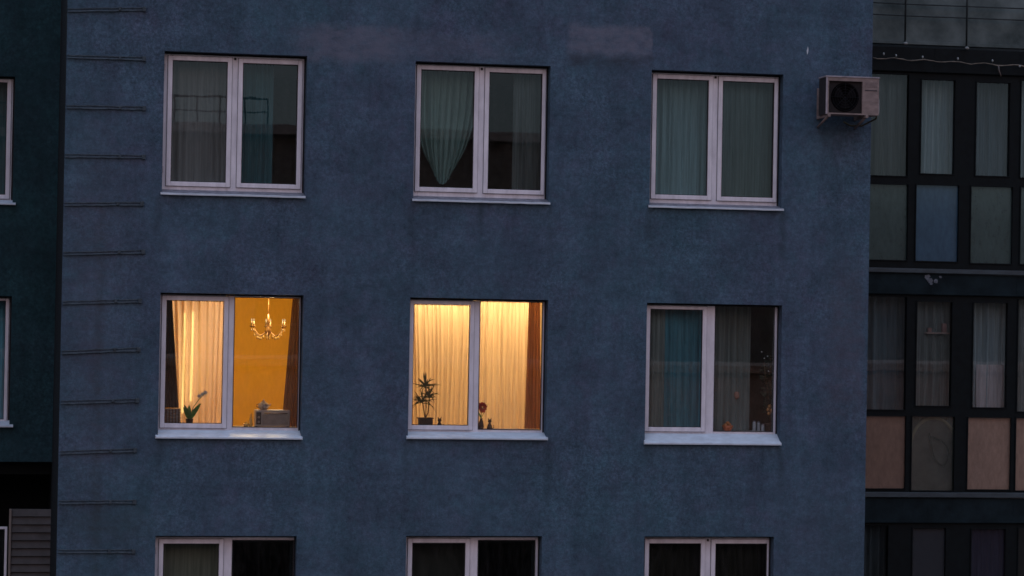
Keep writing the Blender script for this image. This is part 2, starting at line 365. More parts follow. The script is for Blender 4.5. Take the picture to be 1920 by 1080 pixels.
def ring(mb, o, i, y0, y1, bev=0.004):
    """rectangular ring of four mitre-less members between outer o and inner i"""
    mb.box(o[0], i[0], y0, y1, o[2], o[3], bev); mb.box(i[1], o[1], y0, y1, o[2], o[3], bev)
    mb.box(i[0]+.0005, i[1]-.0005, y0+.001, y1, o[2], i[2], bev); mb.box(i[0]+.0005, i[1]-.0005, y0+.001, y1, i[3], o[3], bev)
def grow(r_, d): return (r_[0]-d, r_[1]+d, r_[2]-d, r_[3]+d)

def make_window(W, parent, name='window', dark=False, base=0.0, glass_m=None):
    O, A, B, S, st = W['O'], W['A'], W['B'], W['S'], W['style']
    y = base; top = O[3]-0.022; x0, x1, z0 = O[0]+.004, O[1]-.02, O[2]+.006
    fr = MB()
    cm = (A[1]+B[0])/2
    # outer frame members, set back behind the sashes
    Ai, Bi = grow(A, .018), grow(B, .012 if st[1] == 'F' else .018)
    if st[1] in 'FD': Bi = B
    fr.box(x0, Ai[0], y+FY, y+FY+.06, z0, top, .004); fr.box(Bi[1], x1, y+FY, y+FY+.06, z0, top, .004)
    fr.box(Ai[1], Bi[0], y+FY-.002, y+FY+.06, z0+.001, top-.001, .005)
    for q in (Ai, Bi):
        fr.box(q[0]+.0004, q[1]-.0004, y+FY+.001, y+FY+.06, z0, q[2], .004); fr.box(q[0]+.0004, q[1]-.0004, y+FY+.001, y+FY+.06, q[3], top, .004)
    win = fr.build(name, M['upvc'], parent, label=W.get('label'))
    def sash(G, lock):
        s = MB(); o = grow(G, .052)
        o = (max(o[0], x0+.012), min(o[1], x1-.012), max(o[2], z0+.012), min(o[3], top-.01))
        ring(s, o, G, y+FY-.022, y+FY-.001, .005)
        if lock:                                      # hinge knuckles and drain slots read as small dark marks
            pass
        s.build('sash', M['upvc'], win)
    sash(A, True)
    if st[1] == 'A': sash(B, False)
    if st[1] == 'D':
        s = MB(); ring(s, (Bi[0]+.001, Bi[1]-.001, Bi[2]+.001, Bi[3]-.001), (B[0]+.022, B[1]-.045, B[2]+.03, B[3]-.03), y+FY+.02, y+FY+.05); s.build('sash', M['black'], win)
    gk = MB()
    for G in (A, B): ring(gk, (G[0]+.0006, G[1]-.0006, G[2]+.0006, G[3]-.0006), (G[0]+.008, G[1]-.008, G[2]+.008, G[3]-.008), y+FY-.006, y+FY+.02, 0)
    for G, is_sash in ((A, True), (B, st[1] == 'A')):        # shadow gap between sash and frame
        if not is_sash: continue
        o = grow(G, .052); o = (max(o[0], x0+.012), min(o[1], x1-.012), max(o[2], z0+.012), min(o[3], top-.01))
        ring(gk, (o[0]-.005, o[1]+.005, o[2]-.004, o[3]+.004), (o[0]+.0004, o[1]-.0004, o[2]+.0004, o[3]-.0004), y+FY-.0035, y+FY+.01, 0)
    gk.build('gasket', M['gasket'], win)
    for zz in (A[2]+.10, A[3]-.12):                           # hinge caps on the hung side
        hw = MB(); hw.box(x0+.002, x0+.016, y+FY-.016, y+FY-.0005, zz, zz+.075, .003); hw.build('hinge', M['hinge'], win)
    if st == 'AA':
        lt = MB(); lt.box(cm-.016, cm+.010, y+FY-.012, y+FY-.0025, top-.045, top-.018, .003); lt.build('latch', M['gasket'], win)
    for xx in (A[0]+.12, A[1]-.16):
        dr_ = MB(); dr_.box(xx, xx+.028, y+FY-.0012, y+FY+.004, z0+.012, z0+.018); dr_.build('drain_slot', M['gasket'], win)
    for n_, G in enumerate((A, B)):
        p = MB(); t = 0.0009*(n_*2-1)
        p.box(G[0]+.002, G[1]-.002, y+FY+.012, y+FY+.016, G[2]+.002, G[3]-.002)
        # single front sheet: the two faces of one 4 mm pane would double the reflection
        p = MB(); p.quad((G[0]+.001, y+FY+.014-t, G[2]+.001), (G[1]-.001, y+FY+.014+t, G[2]+.001), (G[1]-.001, y+FY+.015+t, G[3]-.001), (G[0]+.001, y+FY+.015-t, G[3]-.001))
        p.build('pane', glass_m or M['glass'], win)
    if W['sill'] in ('old', 'new'):
        s = MB(); xs0, xs1 = S[0], S[1]
        # folded sheet: sloping top, downturned nose, upturned ends
        za, zb = S[3], S[2]; nz_ = zb+.020 if W['sill'] == 'new' else zb+.022
        n = 14; prev = None; ins0, ins1 = max(0, O[0]-S[0]), max(0, S[1]-O[1])
        yn = y-.045
        rn = random.Random(int(S[0]*100))
        for i in range(n+1):
            x = xs0+(xs1-xs0)*i/n; j = rn.uniform(-.0018, .0018) if W['sill'] == 'old' else rn.uniform(-.0005, .0005)
            pts = [s.bm.verts.new(c) for c in ((x, y+FY-.001, za+.006), (x, yn+.004, nz_+j), (x, yn, nz_-.004+j), (x, yn, zb+j), (x, yn+.006, zb+j), (x, yn+.006, nz_-.010+j), (x, y+FY-.001, za-.002))]
            if prev:
                for q in range(6): s.bm.faces.new((prev[q], prev[q+1], pts[q+1], pts[q])).material_index = 1 if q in (1, 2, 3) else 0
            else: s.bm.faces.new(pts)
            prev = pts
        s.bm.faces.new(prev[::-1])
        if W['sill'] == 'new':
            s.box(xs0-.003, xs0+.001, yn-.003, y-.001, zb-.003, nz_+.012); s.box(xs1-.001, xs1+.003, yn-.003, y-.001, zb-.003, nz_+.012)
        s.build('sill', [M['sill'], M['sill']] if W['sill'] == 'new' else [M['sillold'], M['sill']], win)
    s = MB(); s.box(O[0]+.002, O[1]-.002, y+FY+.01, y+FY+.05, top, O[3]-.001); s.box(x1, O[1]-.001, y+FY+.01, y+FY+.05, z0, top-.001)
    s.build('sealant', M['dark'], win)
    s = MB(); s.box(O[0]+.002, O[1]-.002, y+FY+.061, y+.62, min(A[2], B[2])-.028, min(A[2], B[2])-.004, .003); s.build('window_board', M['upvc'], win)
    W['board'] = min(A[2], B[2])-.004
    return win

LAB = {'10': 'lit window with ochre room and half-drawn sheer', '11': 'lit window with glowing full-length sheer',
       '12': 'unlit window with blue curtain on the left', '00': 'unlit window with grey sheer in the left sash', '01': 'unlit window with gathered green net'}
for W in WIN:
    W['label'] = LAB.get(W['k']); make_window(W, main)

# rooms behind the windows
def room(parent, O, x0, x1, wallm, depth=4.2, floor_drop=.84, y=0.0, ceil_h=2.62):
    fz = O[2]-floor_drop; cz = fz+ceil_h; y0 = y+TH+.001; y1 = y+TH+depth
    mb = MB(); pierced(mb, x0, x1, fz, cz, y0, [O])
    mb.quad((x0, y0, fz), (x0, y0, cz), (x0, y1, cz), (x0, y1, fz)); mb.quad((x1, y0, fz), (x1, y1, fz), (x1, y1, cz), (x1, y0, cz))
    mb.quad((x0, y1, fz), (x0, y1, cz), (x1, y1, cz), (x1, y1, fz))
    mb.quad((x0, y0, cz), (x1, y0, cz), (x1, y1, cz), (x0, y1, cz), 1); mb.quad((x0, y0, fz), (x0, y1, fz), (x1, y1, fz), (x1, y0, fz), 2)
    mb.build('room', [wallm, M['ceil'], M['wood']], parent, recalc=False)
    return fz, cz
xb = [XL+.15, 4.28, 7.18, XR-.15]
for W in WIN:
    r_, c = int(W['k'][0]), int(W['k'][1])
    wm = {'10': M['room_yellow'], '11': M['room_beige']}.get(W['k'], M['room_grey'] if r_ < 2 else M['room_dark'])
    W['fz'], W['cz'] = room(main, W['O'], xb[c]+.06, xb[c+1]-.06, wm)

# thin ledge strips at the left corner
BARS = [(126, 19, 272, 17), (126, 106, 272, 110), (125, 200, 272, 203), (122, 292, 271, 294), (121, 383, 268, 382), (119, 476, 270, 472),
        (118, 568, 264, 564), (116, 661, 262, 655), (115, 755, 259, 751), (113, 849, 255, 844), (111, 942, 254, 941), (109, 1034, 252, 1034)]
rb = random.Random(4)
for (xa, ya, xb_, yb) in BARS:
    a, b = at(xa, ya, -.02), at(xb_, yb, -.02); a.x = max(a.x, XL+.004)
    mb = MB(); n = 12
    for (dz, hh, pr) in ((-.012, .007, .022), (.018, .0045, .012)):
        top_, bot = [], []
        prev = None
        for i in range(n+1):
            t = i/n; x = a.x+(b.x-a.x)*t*(1 if dz < 0 else .985); z = a.z+(b.z-a.z)*t+dz+rb.uniform(-.0025, .0025); h2 = hh*rb.uniform(.7, 1.25)
            q = [mb.bm.verts.new(c) for c in ((x, .001, z-h2), (x, -pr, z-h2), (x, -pr*.8, z+h2), (x, .001, z+h2))]
            if prev:
                for k in range(4): mb.bm.faces.new((prev[k], prev[(k+1) % 4], q[(k+1) % 4], q[k]))
            else: mb.bm.faces.new(q)
            prev = q
        mb.bm.faces.new(prev[::-1])
    mb.box(b.x-.03, b.x+.012, -.03, .001, b.z-.028, b.z+.026, .004)
    mb.box(b.x-.30, b.x-.27, -.028, .001, b.z-.024, b.z+.012, .004)
    mb.build('ledge_strip', M['bar'], main)

mb = MB(); p = at(1514, 95, 0)
mb.bm.faces.new([mb.bm.verts.new((p.x+a, -.002, p.z+b)) for a, b in ((-.004, -.05), (.006, -.03), (.012, .01), (.004, .055), (-.003, .02), (-.010, .0))]); mb.build('paint_chip', M['sill'], main)
# ------------------------------------------------------------------ left wing, set back
WY = 2.9
wx1 = XL-.001; wx0 = -6.0
zb = at(60, 866, WY).z
wing = thing('apartment_building', ((wx0+wx1)/2, WY, 0), 'dark teal recessed wing at the left edge beside the striped corner', 'building')
def px_rect(l, t, r_, b, Y): return rect(l, t, r_, b, Y)
wr0 = px_rect(-222, 139, 26, 380, WY); wr1 = px_rect(-228, 553, 20, 799, WY)
wins = []
for (rr, gl, gr, sl) in (((wr0), (-205, 152, -103, 364), (-86, 153, 12, 364), (-226, 372, 29, 381)), ((wr1), (-212, 566, -112, 784), (-90, 563, 9, 786), (-230, 789, 24, 800))):
    wins.append(dict(O=rr, A=rect(*gl, WY+FY), B=rect(*gr, WY+FY), S=rect(*sl, WY-.045), style='AA', sill='new', k='w'))
for W in wins: W['O'] = (W['O'][0], W['O'][1], W['S'][2]+.028, W['O'][3])
mb = MB(); pierced(mb, wx0, wx1, zb, TOP-1, WY, [W['O'] for W in wins])
for W in wins: reveal(mb, W['O'], WY, WY+TH)
mb.quad((wx0, WY, zb), (wx1, WY, zb), (wx1, WY+1.6, zb), (wx0, WY+1.6, zb))
mb.quad((wx0, WY, TOP-1), (wx1, WY, TOP-1), (wx1, BACK, TOP-1), (wx0, BACK, TOP-1)); mb.quad((wx0, WY, 0), (wx0, WY, TOP-1), (wx0, BACK, TOP-1), (wx0, BACK, 0))
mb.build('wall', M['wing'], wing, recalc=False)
for W in wins:
    make_window(W, wing, base=WY); room(wing, W['O'], -2.5, wx1-.15, M['room_grey'], y=WY, floor_drop=.25, ceil_h=2.2)
# dark open gap under it with a ribbed ceiling edge, then a sided parapet
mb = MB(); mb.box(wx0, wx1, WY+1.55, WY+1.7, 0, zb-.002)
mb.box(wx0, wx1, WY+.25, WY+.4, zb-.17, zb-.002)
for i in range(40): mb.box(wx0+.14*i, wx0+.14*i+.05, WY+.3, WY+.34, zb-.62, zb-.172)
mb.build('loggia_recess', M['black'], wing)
z_s = at(60, 955, WY).z; sx0 = at(21, 1010, WY).x
mb = MB(); zz = z_s; k = 0
bh = 14.6/ (5000/33.9)
while zz > 7.0:
    # each lap board tilts out at its foot
    mb.bm.faces.new([mb.bm.verts.new(c) for c in ((sx0, WY+.012, zz), (wx1, WY+.012, zz), (wx1, WY-.012, zz-bh+.012), (sx0, WY-.012, zz-bh+.012))])
    mb.bm.faces.new([mb.bm.verts.new(c) for c in ((sx0, WY-.012, zz-bh+.012), (wx1, WY-.012, zz-bh+.012), (wx1, WY+.02, zz-bh+.008), (sx0, WY+.02, zz-bh+.008))])
    mb.bm.faces.new([mb.bm.verts.new(c) for c in ((sx0, WY+.02, zz-bh+.008), (wx1, WY+.02, zz-bh+.008), (wx1, WY+.02, zz-bh), (sx0, WY+.02, zz-bh))])
    zz -= bh
mb.box(sx0, wx1, WY+.03, WY+.1, 0, z_s-.002)
mb.build('siding', surf('lap_siding', (0.075, 0.07, 0.07), 0.7, 0.25, 6), wing, recalc=False)
mb = MB(); mb.box(sx0-.03, sx0-.002, WY-.02, WY+.08, 0, z_s-.0, .003); mb.build('corner_trim', surf('beige_trim', (0.20, 0.17, 0.15), .6), wing)
mb = MB(); wz = at(8, 988, WY).z; wx = at(13, 1030, WY).x
ring(mb, (wx-1.5, wx, 8.0, wz), (wx-1.47, wx-.03, 8.03, wz-.03), WY+.02, WY+.06)
win = mb.build('window', M['upvc'], wing)
mb = MB(); mb.quad((wx-1.48, WY+.05, 8.02), (wx-.02, WY+.05, 8.02), (wx-.02, WY+.05, wz-.02), (wx-1.48, WY+.05, wz-.02)); mb.build('pane', M['glass'], win)

# ------------------------------------------------------------------ right bay, glazed loggias set back
LY = 2.8
lx0 = XR+.001; lx1 = 14.5
bay = thing('apartment_building', ((lx0+lx1)/2, LY, 0), 'dark recessed bay of black-framed glazed loggias at the right edge', 'building')
mb = MB(); mb.box(lx0, lx1, LY+1.5, LY+1.7, 0, TOP-1); mb.build('wall', M['room_dark'], bay)
film = {}
def fglass(key, col, fa):
    if key not in film: film[key] = glass('loggia_pane_'+key, film=col, fa=fa, rough=.08)
    return film[key]
FLOORS = [
 dict(up=[(1600, 138, 1703, 329, ('clear', None, 0)), (1727, 150, 1790, 326, ('clear', None, 0)), (1830, 155, 1893, 330, ('clear', None, 0)), (1914, 152, 1985, 334, ('clear', None, 0)), (2015, 160, 2080, 336, ('clear', None, 0))],
      lo=[(1600, 345, 1702, 487, ('green', (.085, .135, .13), .8)), (1717, 347, 1797, 490, ('blue', (.075, .16, .25), .8)), (1820, 350, 1898, 494, ('moss', (.085, .135, .13), .8)), (1913, 352, 1990, 496, ('green', (.085, .135, .13), .8)), (2005, 354, 2085, 498, ('blue', (.075, .16, .25), .8))],
      ledge=(505, 513), top=92),
 dict(up=[(1600, 556, 1699, 768, ('clear', None, 0)), (1718, 566, 1784, 761, ('clear', None, 0)), (1824, 568, 1888, 764, ('clear', None, 0)), (1908, 562, 1980, 772, ('clear', None, 0)), (2010, 570, 2075, 770, ('clear', None, 0))],
      lo=[(1600, 780, 1698, 916, ('rose', (.31, .205, .155), .85)), (1709, 781, 1789, 920, ('smoke', (.11, .14, .125), .45)), (1814, 783, 1895, 918, ('rose2', (.38, .265, .205), .88)), (1904, 784, 1985, 920, ('rose2', (.38, .265, .205), .88)), (2000, 784, 2080, 920, ('rose', (.31, .205, .155), .85))],
      ledge=(923, 932), top=515),
 dict(up=[(1600, 985, 1664, 1170, ('clear', None, 0)), (1710, 990, 1772, 1170, ('haze', (.075, .085, .10), .7)), (1820, 992, 1884, 1175, ('violet', (.05, .045, .075), .6)), (1908, 990, 1975, 1180, ('clear', None, 0)), (2005, 990, 2070, 1180, ('clear', None, 0))],
      lo=[(1600, 1190, 1692, 1322, ('rose', (.31, .205, .155), .85)), (1704, 1190, 1784, 1322, ('smoke', (.11, .14, .125), .45)), (1808, 1190, 1890, 1322, ('green', (.085, .135, .13), .8)), (1900, 1190, 1980, 1322, ('green', (.085, .135, .13), .8)), (1995, 1190, 2075, 1322, ('green', (.085, .135, .13), .8))],
      ledge=(1335, 1344), top=934),
]
LOG = []
for F in FLOORS:
    holes = []; panes = []
    for q in F['up']+F['lo']:
        h = rect(*q[:4], LY); h = (max(h[0], lx0+.01), h[1], h[2], h[3]); holes.append(h); panes.append((h, q[4]))
    zt = at(1780, F['top'], LY).z; zl1 = at(1780, F['ledge'][0], LY).z; zl0 = at(1780, F['ledge'][1], LY).z
    zsoff = zt-.02
    mb = MB()
    zs = sorted({zl1, zt-.26, *[h[2] for h in holes], *[h[3] for h in holes]})
    zr1 = max(h[3] for h, _ in panes[:5]); zr0 = min(h[2] for h, _ in panes[5:]); zm = (min(h[2] for h, _ in panes[:5])+max(h[3] for h, _ in panes[5:]))/2
    # black frame as a pierced slab with real depth: face, reveals
    pierced(mb, lx0, lx1, zl1, zr1+.03, LY, holes)
    for h in holes: reveal(mb, h, LY, LY+.07)
    log = mb.build('loggia', M['black'], bay, recalc=False)
    # raised glazing beads and posts
    mb = MB()
    for h in holes:
        ring(mb, (h[0]-.012, h[1]+.012, h[2]-.012, h[3]+.012), (h[0]+.002, h[1]-.002, h[2]+.002, h[3]-.002), LY-.014, LY-.001, .002)
    for px in (1808, 1806):
        pass
    mb.build('glazing_bead', M['black'], log)
    for (h, (key, col, fa)) in panes:
        p = MB(); t = random.uniform(-.0008, .0008)
        p.quad((h[0]+.002, LY+.03-t, h[2]+.002), (h[1]-.002, LY+.03+t, h[2]+.002), (h[1]-.002, LY+.03+t, h[3]-.002), (h[0]+.002, LY+.03-t, h[3]-.002))
        p.build('pane', M['glass'] if key == 'clear' else fglass(key, col, fa), log)
    mb = MB(); mb.box(lx0, lx1, LY-.07, LY-.002, zl0, zl1, .004); mb.build('ledge', M['ledge'], log)
    mb = MB(); mb.box(lx0, lx1, LY-.03, LY+.12, zr1+.032, zt, .004)
    mb.box(lx0, lx1, LY-.045, LY-.031, zr1+.04, zr1+.065, .002)
    for px in (1745, 1905): xx = at(px, 540, LY).x; mb.box(xx-.003, xx+.003, LY-.033, LY-.0305, zr1+.07, zt-.01)
    mb.build('fascia', M['black'] if F is FLOORS[0] else M['fascia'], log)  # top fascia blackened: shade of the recess under the balcony put into colour
    mb = MB(); mb.box(lx0, lx1, LY+.001, LY+1.49, zt-.24, zt-.06); mb.build('ceiling_slab', M['room_dark'], log)
    F['z'] = (zl1, zr1, zm); LOG.append(log)

# peeled pale patch on the fascia between the loggias
mb = MB(); rn = random.Random(3)
for i in range(15):
    c = at(1746+rn.gauss(0, 8), 527+rn.gauss(0, 4), LY-.034); s = rn.uniform(.012, .035)
    pts = []
    for k in range(7):
        a = k*2*math.pi/7; rr = s*rn.uniform(.5, 1.2); pts.append((c.x+rr*math.cos(a), LY-.0335-.0004*i, c.z+rr*math.sin(a)*1.1))
    mb.bm.faces.new([mb.bm.verts.new(p) for p in pts])
mb.build('peeling_patch', surf('bare_render', (0.13, 0.15, 0.18), .9, .4, 40), LOG[1])

# balcony above: pale panel behind two rails with hanging posts
mb = MB(); zt = at(1780, 86, LY).z
mb.box(lx0, lx1, LY+.02, LY+.12, zt, zt+1.15, .004)
mb.box(lx0, lx1, LY-.01, LY+.019, zt+.0, zt+.045, .004)
bal = mb.build('balcony_parapet', surf('parapet_panel', (0.055, 0.08, 0.08), .8, .35, 1.6, .2, 30, col2=(.16, .20, .20), spec=.2), bay)
mb = MB()
for py in (7, 29):
    mb.tube([(lx0, LY-.06, at(1640, py-3, LY-.06).z), (12.0, LY-.06, at(1640, py-3, LY-.06).z-.008), (lx1, LY-.06, at(1640, py-3, LY-.06).z)], .0085)
for px, py in ((1697, 78), (1812, 88), (1928, 92)):
    a = at(px, py, LY-.07)
    mb.tube([(a.x, LY-.07, a.z), (a.x, LY-.07, zt+1.2)], .013); mb.blob((a.x, LY-.07, a.z), .017)
mb.build('railing', surf('rail_metal', (0.02, 0.028, 0.03), .5, .3, spec=.2), bal)
for px, py in ((1698, 81), (1813, 90)):
    a = at(px, py, LY-.088); mb = MB(); mb.blob((a.x, LY-.088, a.z), .024, sq=(1.3, .6, .8), seed=px)
    mb.build('rail_foot', surf('pale_foot', (0.22, 0.24, 0.24), .5), bal)

# pale cable strung under the balcony
cab = thing('cable', at(1780, 118, LY-.09), 'pale sagging cable with small clips strung across the loggia front', 'cable')
mb = MB(); pts = []
rn = random.Random(8)
for i in range(40):
    px = 1637+i*8; py = 108+(px-1637)*.0565+1.6*math.sin(i*.9)+rn.uniform(-.5, .5); p = at(px, py, LY-.09); pts.append(p)
mb.tube(pts, [rn.uniform(.004, .008) for _ in pts], 6); mb.build('wire', surf('pale_wire', (0.19, 0.165, 0.13), .6, .5, 8), cab)
for px, py in ((1657, 101), (1680, 104), (1730, 107), (1796, 110), (1861, 114), (1912, 124)):
    p = at(px, py, LY-.09); mb = MB(); mb.blob(p, .015, seed=px, sq=(.8, .8, 1.2)); mb.build('clip', surf('clip_plastic', (0.34, 0.38, 0.38), .5), cab)
mb = MB(); p = [at(1872, 122, LY-.09), at(1873, 132, LY-.09), at(1877, 143, LY-.09)]
mb.tube(p, .009); mb.build('loose_end', surf('wire_end', (0.15, 0.13, 0.12), .6), cab)

# ------------------------------------------------------------------ curtains
def curtain(x0t, x1t, x0b, x1b, z0, z1, y, folds, amp, mt, label, group=None, seed=0, wav=0.15, shape=None, nz=14, cat='curtain', name='curtain'):
    mb = MB(); rn = random.Random(seed); n = int(folds*10)
    ph = [rn.uniform(0, 6.28) for _ in range(6)]; am = [rn.uniform(.5, 1.2) for _ in range(int(folds)+3)]
    wd = []; acc = 0                                            # uneven fold widths
    for i in range(int(folds)+1): acc += rn.uniform(.55, 1.45); wd.append(acc)
    rows = []
    for j in range(nz+1):
        v = j/nz; row = []
        for i in range(n+1):
            u = i/n
            uu = u + .012*math.sin(3*v+ph[0]+u*9)
            fi = 0; t = uu*acc
            while fi < len(wd)-1 and t > wd[fi]: fi += 1
            lo = wd[fi-1] if fi > 0 else 0; f = (t-lo)/(wd[fi]-lo)
            dz = amp*am[fi]*max(0.0, math.sin(min(1, max(0, f))*math.pi))**1.3*(1-.35*wav*v) + amp*.12*math.sin(u*folds*13+ph[1]+v) + amp*.5*wav*math.sin(2.2*v+ph[2]+u*5)
            if shape: x, zz = shape(u, v)
            else: x = (x0t+(x1t-x0t)*u)*(1-v) + (x0b+(x1b-x0b)*u)*v; zz = z1+(z0-z1)*v
            row.append(mb.bm.verts.new((x, y-dz, zz)))
        rows.append(row)
    for j in range(nz):
        for i in range(n):
            f = mb.bm.faces.new((rows[j][i], rows[j][i+1], rows[j+1][i+1], rows[j+1][i])); f.smooth = True
    return mb.build(name, mt, None, label, cat, group, recalc=False)
CG = 'curtains in the windows'
def X(px, py=300, Y=.34): return at(px, py, Y).x
def Z(px, py, Y=.34): return at(px, py, Y).z
C = {}
C['grey'] = cloth('grey_sheer', (0.36, 0.38, 0.37), .35, .35); C['teal'] = cloth('teal_cloth', (0.055, 0.14, 0.155), .1, .2)
C['green'] = cloth('green_net', (0.26, 0.40, 0.36), .2, .3); C['sage'] = cloth('sage_curtain', (0.20, 0.33, 0.35), .12, .2)
C['blue'] = cloth('blue_curtain', (0.15, 0.46, 0.60), .05, .2); C['pale'] = cloth('pale_strip', (0.38, 0.50, 0.50), .15, .2)
C['smoke'] = cloth('smoky_net', (0.30, 0.36, 0.34), .4, .3); C['olive'] = cloth('olive_cloth', (0.22, 0.24, 0.18), .1, .2)
C['dim'] = cloth('dim_cloth', (0.055, 0.06, 0.05), .3, .2); C['lg'] = cloth('loggia_curtain', (0.26, 0.36, 0.38), .25, .3); C['lgb'] = cloth('loggia_bright', (0.42, 0.55, 0.58), .2, .3)
C['lgd'] = cloth('loggia_dim', (0.15, 0.22, 0.26), .3, .3); C['net2'] = cloth('loggia_net', (0.40, 0.52, 0.56), .35, .3)
C['sheerlit'] = cloth('cream_sheer', (0.95, 0.74, 0.70), .22, .72, .12); C['sheerlit2'] = cloth('ivory_sheer', (0.93, 0.76, 0.58), .0, .75, .17)
C['brown'] = cloth('brown_drape', (0.22, 0.11, 0.06), 0, .15); C['rust'] = cloth('rust_drape', (0.34, 0.16, 0.08), 0, .38); C['navy'] = cloth('dark_drape', (0.06, 0.05, 0.05), 0, .08)

def full(k, side, pl, pr, mt, folds, label, seed, y=.36, amp=.04, **kw):
    W = WB[k]; G = W['A'] if side == 'A' else W['B']
    z1 = W['O'][3]+.06; z0 = W['board']+.005
    m_ = (W['o'][1]+W['o'][3])/2
    curtain(X(pl, m_), X(pr, m_), X(pl, m_), X(pr, m_), z0, z1, y, folds, amp, C[mt], label, CG, seed, **kw)
full('00', 'A', 305, 432, 'grey', 6, 'grey sheer behind the left sash of the upper left window', 1)
full('00', 'B', 446, 512, 'teal', 5, 'dark teal curtain in the right sash of the upper left window', 2)
full('01', 'B', 962, 1030, 'lg', 5, 'grey-blue curtain at the right edge of the upper middle window', 3)
full('02', 'A', 1218, 1338, 'sage', 8, 'sage pleated curtain in the left sash of the upper right window', 4, amp=.05)
full('02', 'B', 1342, 1464, 'sage', 7, 'sage pleated curtain in the right sash of the upper right window', 5, amp=.05)
full('12', 'A', 1208, 1246, 'pale', 3, 'pale grey curtain strip beside the blue curtain', 6)
full('12', 'A', 1243, 1328, 'blue', 6, 'blue pleated curtain in the unlit window below the sage curtains', 7, y=.40, amp=.05)
full('12', 'B', 1340, 1412, 'smoke', 4, 'smoky net hanging over dark glass right of the blue curtain', 8, y=.48)
full('20', 'A', 296, 420, 'olive', 6, 'olive cloth filling the left sash of the lowest left window', 9, amp=.012)
full('21', 'A', 765, 882, 'dim', 5, 'nearly black brown curtain in the lowest middle window', 10, amp=.012)
full('22', 'A', 1210, 1325, 'dim', 8, 'dark curtain in the left sash of the lowest right window', 11)
full('22', 'B', 1330, 1445, 'dim', 8, 'dark curtain in the right sash of the lowest right window', 12)
# net gathered to a V
W = WB['01']; zt_, zb_ = W['O'][3]+.03, Z(835, 346)
def vee(u, v):
    e = 1-(1-.34)*v**3.2; xc = X(838-6*v, 230); half = (X(900, 230)-X(778, 230))/2
    return xc+(u-.5)*2*half*e + .03*(1-v), zt_+(zb_-zt_)*v*(1-.25*(2*abs(u-.5))**2*v*.6)
curtain(0, 0, 0, 0, 0, 0, .40, 9, .07, C['green'], 'green net gathered into a point in the upper middle window', CG, 13, shape=vee, nz=24)
mb = MB()
for i in range(6):
    z = W['O'][3]-.08-i*.062; mb.tube([(X(786, 200, .46), .46, z+.004), (X(838, 200, .46), .46, z-.012), (X(892, 200, .46), .46, z+.002)], .006, 6)
mb.build('clothes_line', surf('line_cord', (.12, .15, .15), .7), None, 'thin horizontal cords strung behind the green gathered net', 'clothes line')

# wing curtains
for W, lb, s in ((wins[0], 'dark green curtain in the upper window of the teal wing', 31), (wins[1], 'blue curtain in the lower window of the teal wing', 32)):
    O = W['O']; curtain(O[0]+.05, O[1]-.05, O[0]+.05, O[1]-.05, W['board']+.005, O[3]+.04, WY+.40, 12, .025, C['teal' if s == 31 else 'blue'], lb, CG, s)

# loggia curtains
def lcur(fl, i, mt, label, seed, folds=5, lo=False):
    F = FLOORS[fl]; q = F['up'][i]; h = rect(*q[:4], LY+.2); x0, x1 = max(h[0]-.05, lx0+.03), h[1]+.05
    z0 = (F['z'][0]+.05); z1 = F['z'][1]+.02
    curtain(x0, x1, x0, x1, z0, z1, LY+.27+.01*(i % 2), folds, .09, C[mt], label, 'curtains in the glazed loggias', seed)
for fl, nm in ((0, 'upper'), (1, 'middle')):
    for i, (mt, d) in enumerate((('lg', 'first'), ('lgb', 'second'), ('lgd', 'third'), ('lg', 'fourth'))):
        if fl == 1: mt = ('lgd', 'net2', 'net2', 'net2')[i]
        tone = {'lg': 'grey-blue pleated', 'lgb': 'brightest pale pleated', 'lgd': 'dim blue pleated', 'net2': 'greyish net'}[mt]
        lcur(fl, i, mt, f'{tone} curtain behind the {d} pane from the blue wall in the {nm} loggia', 40+fl*10+i, 5)
lcur(2, 0, 'lgd', 'near-black curtain nearest the blue wall in the lowest loggia', 62); lcur(2, 2, 'lgd', 'dark violet curtain behind the third pane of the lowest loggia', 63)
# an arched mirror leaning in the middle loggia, behind the smoky lower pane
c0 = at(1750, 850, LY+.14)
mb = MB(); pts = []
for i in range(25):
    a = math.pi*i/24; pts.append((c0.x+.32*math.cos(a), LY+.14, at(1750, 838, LY+.14).z+.385*math.sin(a)))
mir = thing('mirror', (c0.x, LY+.14, FLOORS[1]['z'][0]), 'arched mirror with pale rim behind the smoky lower loggia pane', 'mirror')
mb.tube([(pts[0][0], LY+.14, FLOORS[1]['z'][0]+.0)]+pts+[(pts[-1][0], LY+.14, FLOORS[1]['z'][0])], .022, 8); mb.build('rim', surf('pale_rim', (.75, .74, .52), .5), mir)
mb = MB(); vs = [mb.bm.verts.new((p[0], LY+.15, p[2])) for p in pts]+[mb.bm.verts.new((pts[-1][0], LY+.15, FLOORS[1]['z'][0])), mb.bm.verts.new((pts[0][0], LY+.15, FLOORS[1]['z'][0]))]
mb.bm.faces.new(vs); mb.build('glass_plate', surf('mirror_glass', (.22, .23, .22), .35, .4, 4, metal=.0), mir)
mb = MB(); hp_ = [at(px, py, LY+.10) for px, py in ((1742, 812), (1744, 828), (1747, 845), (1752, 860), (1760, 870), (1769, 875), (1776, 866), (1779, 850), (1775, 836), (1766, 826), (1755, 822), (1744, 818))]
mb.tube(hp_, .013, 8); mb.build('hose', surf('dark_hose', (.02, .028, .026), .6), None, 'dark curled hose hanging before the arched mirror in the loggia', 'hose')
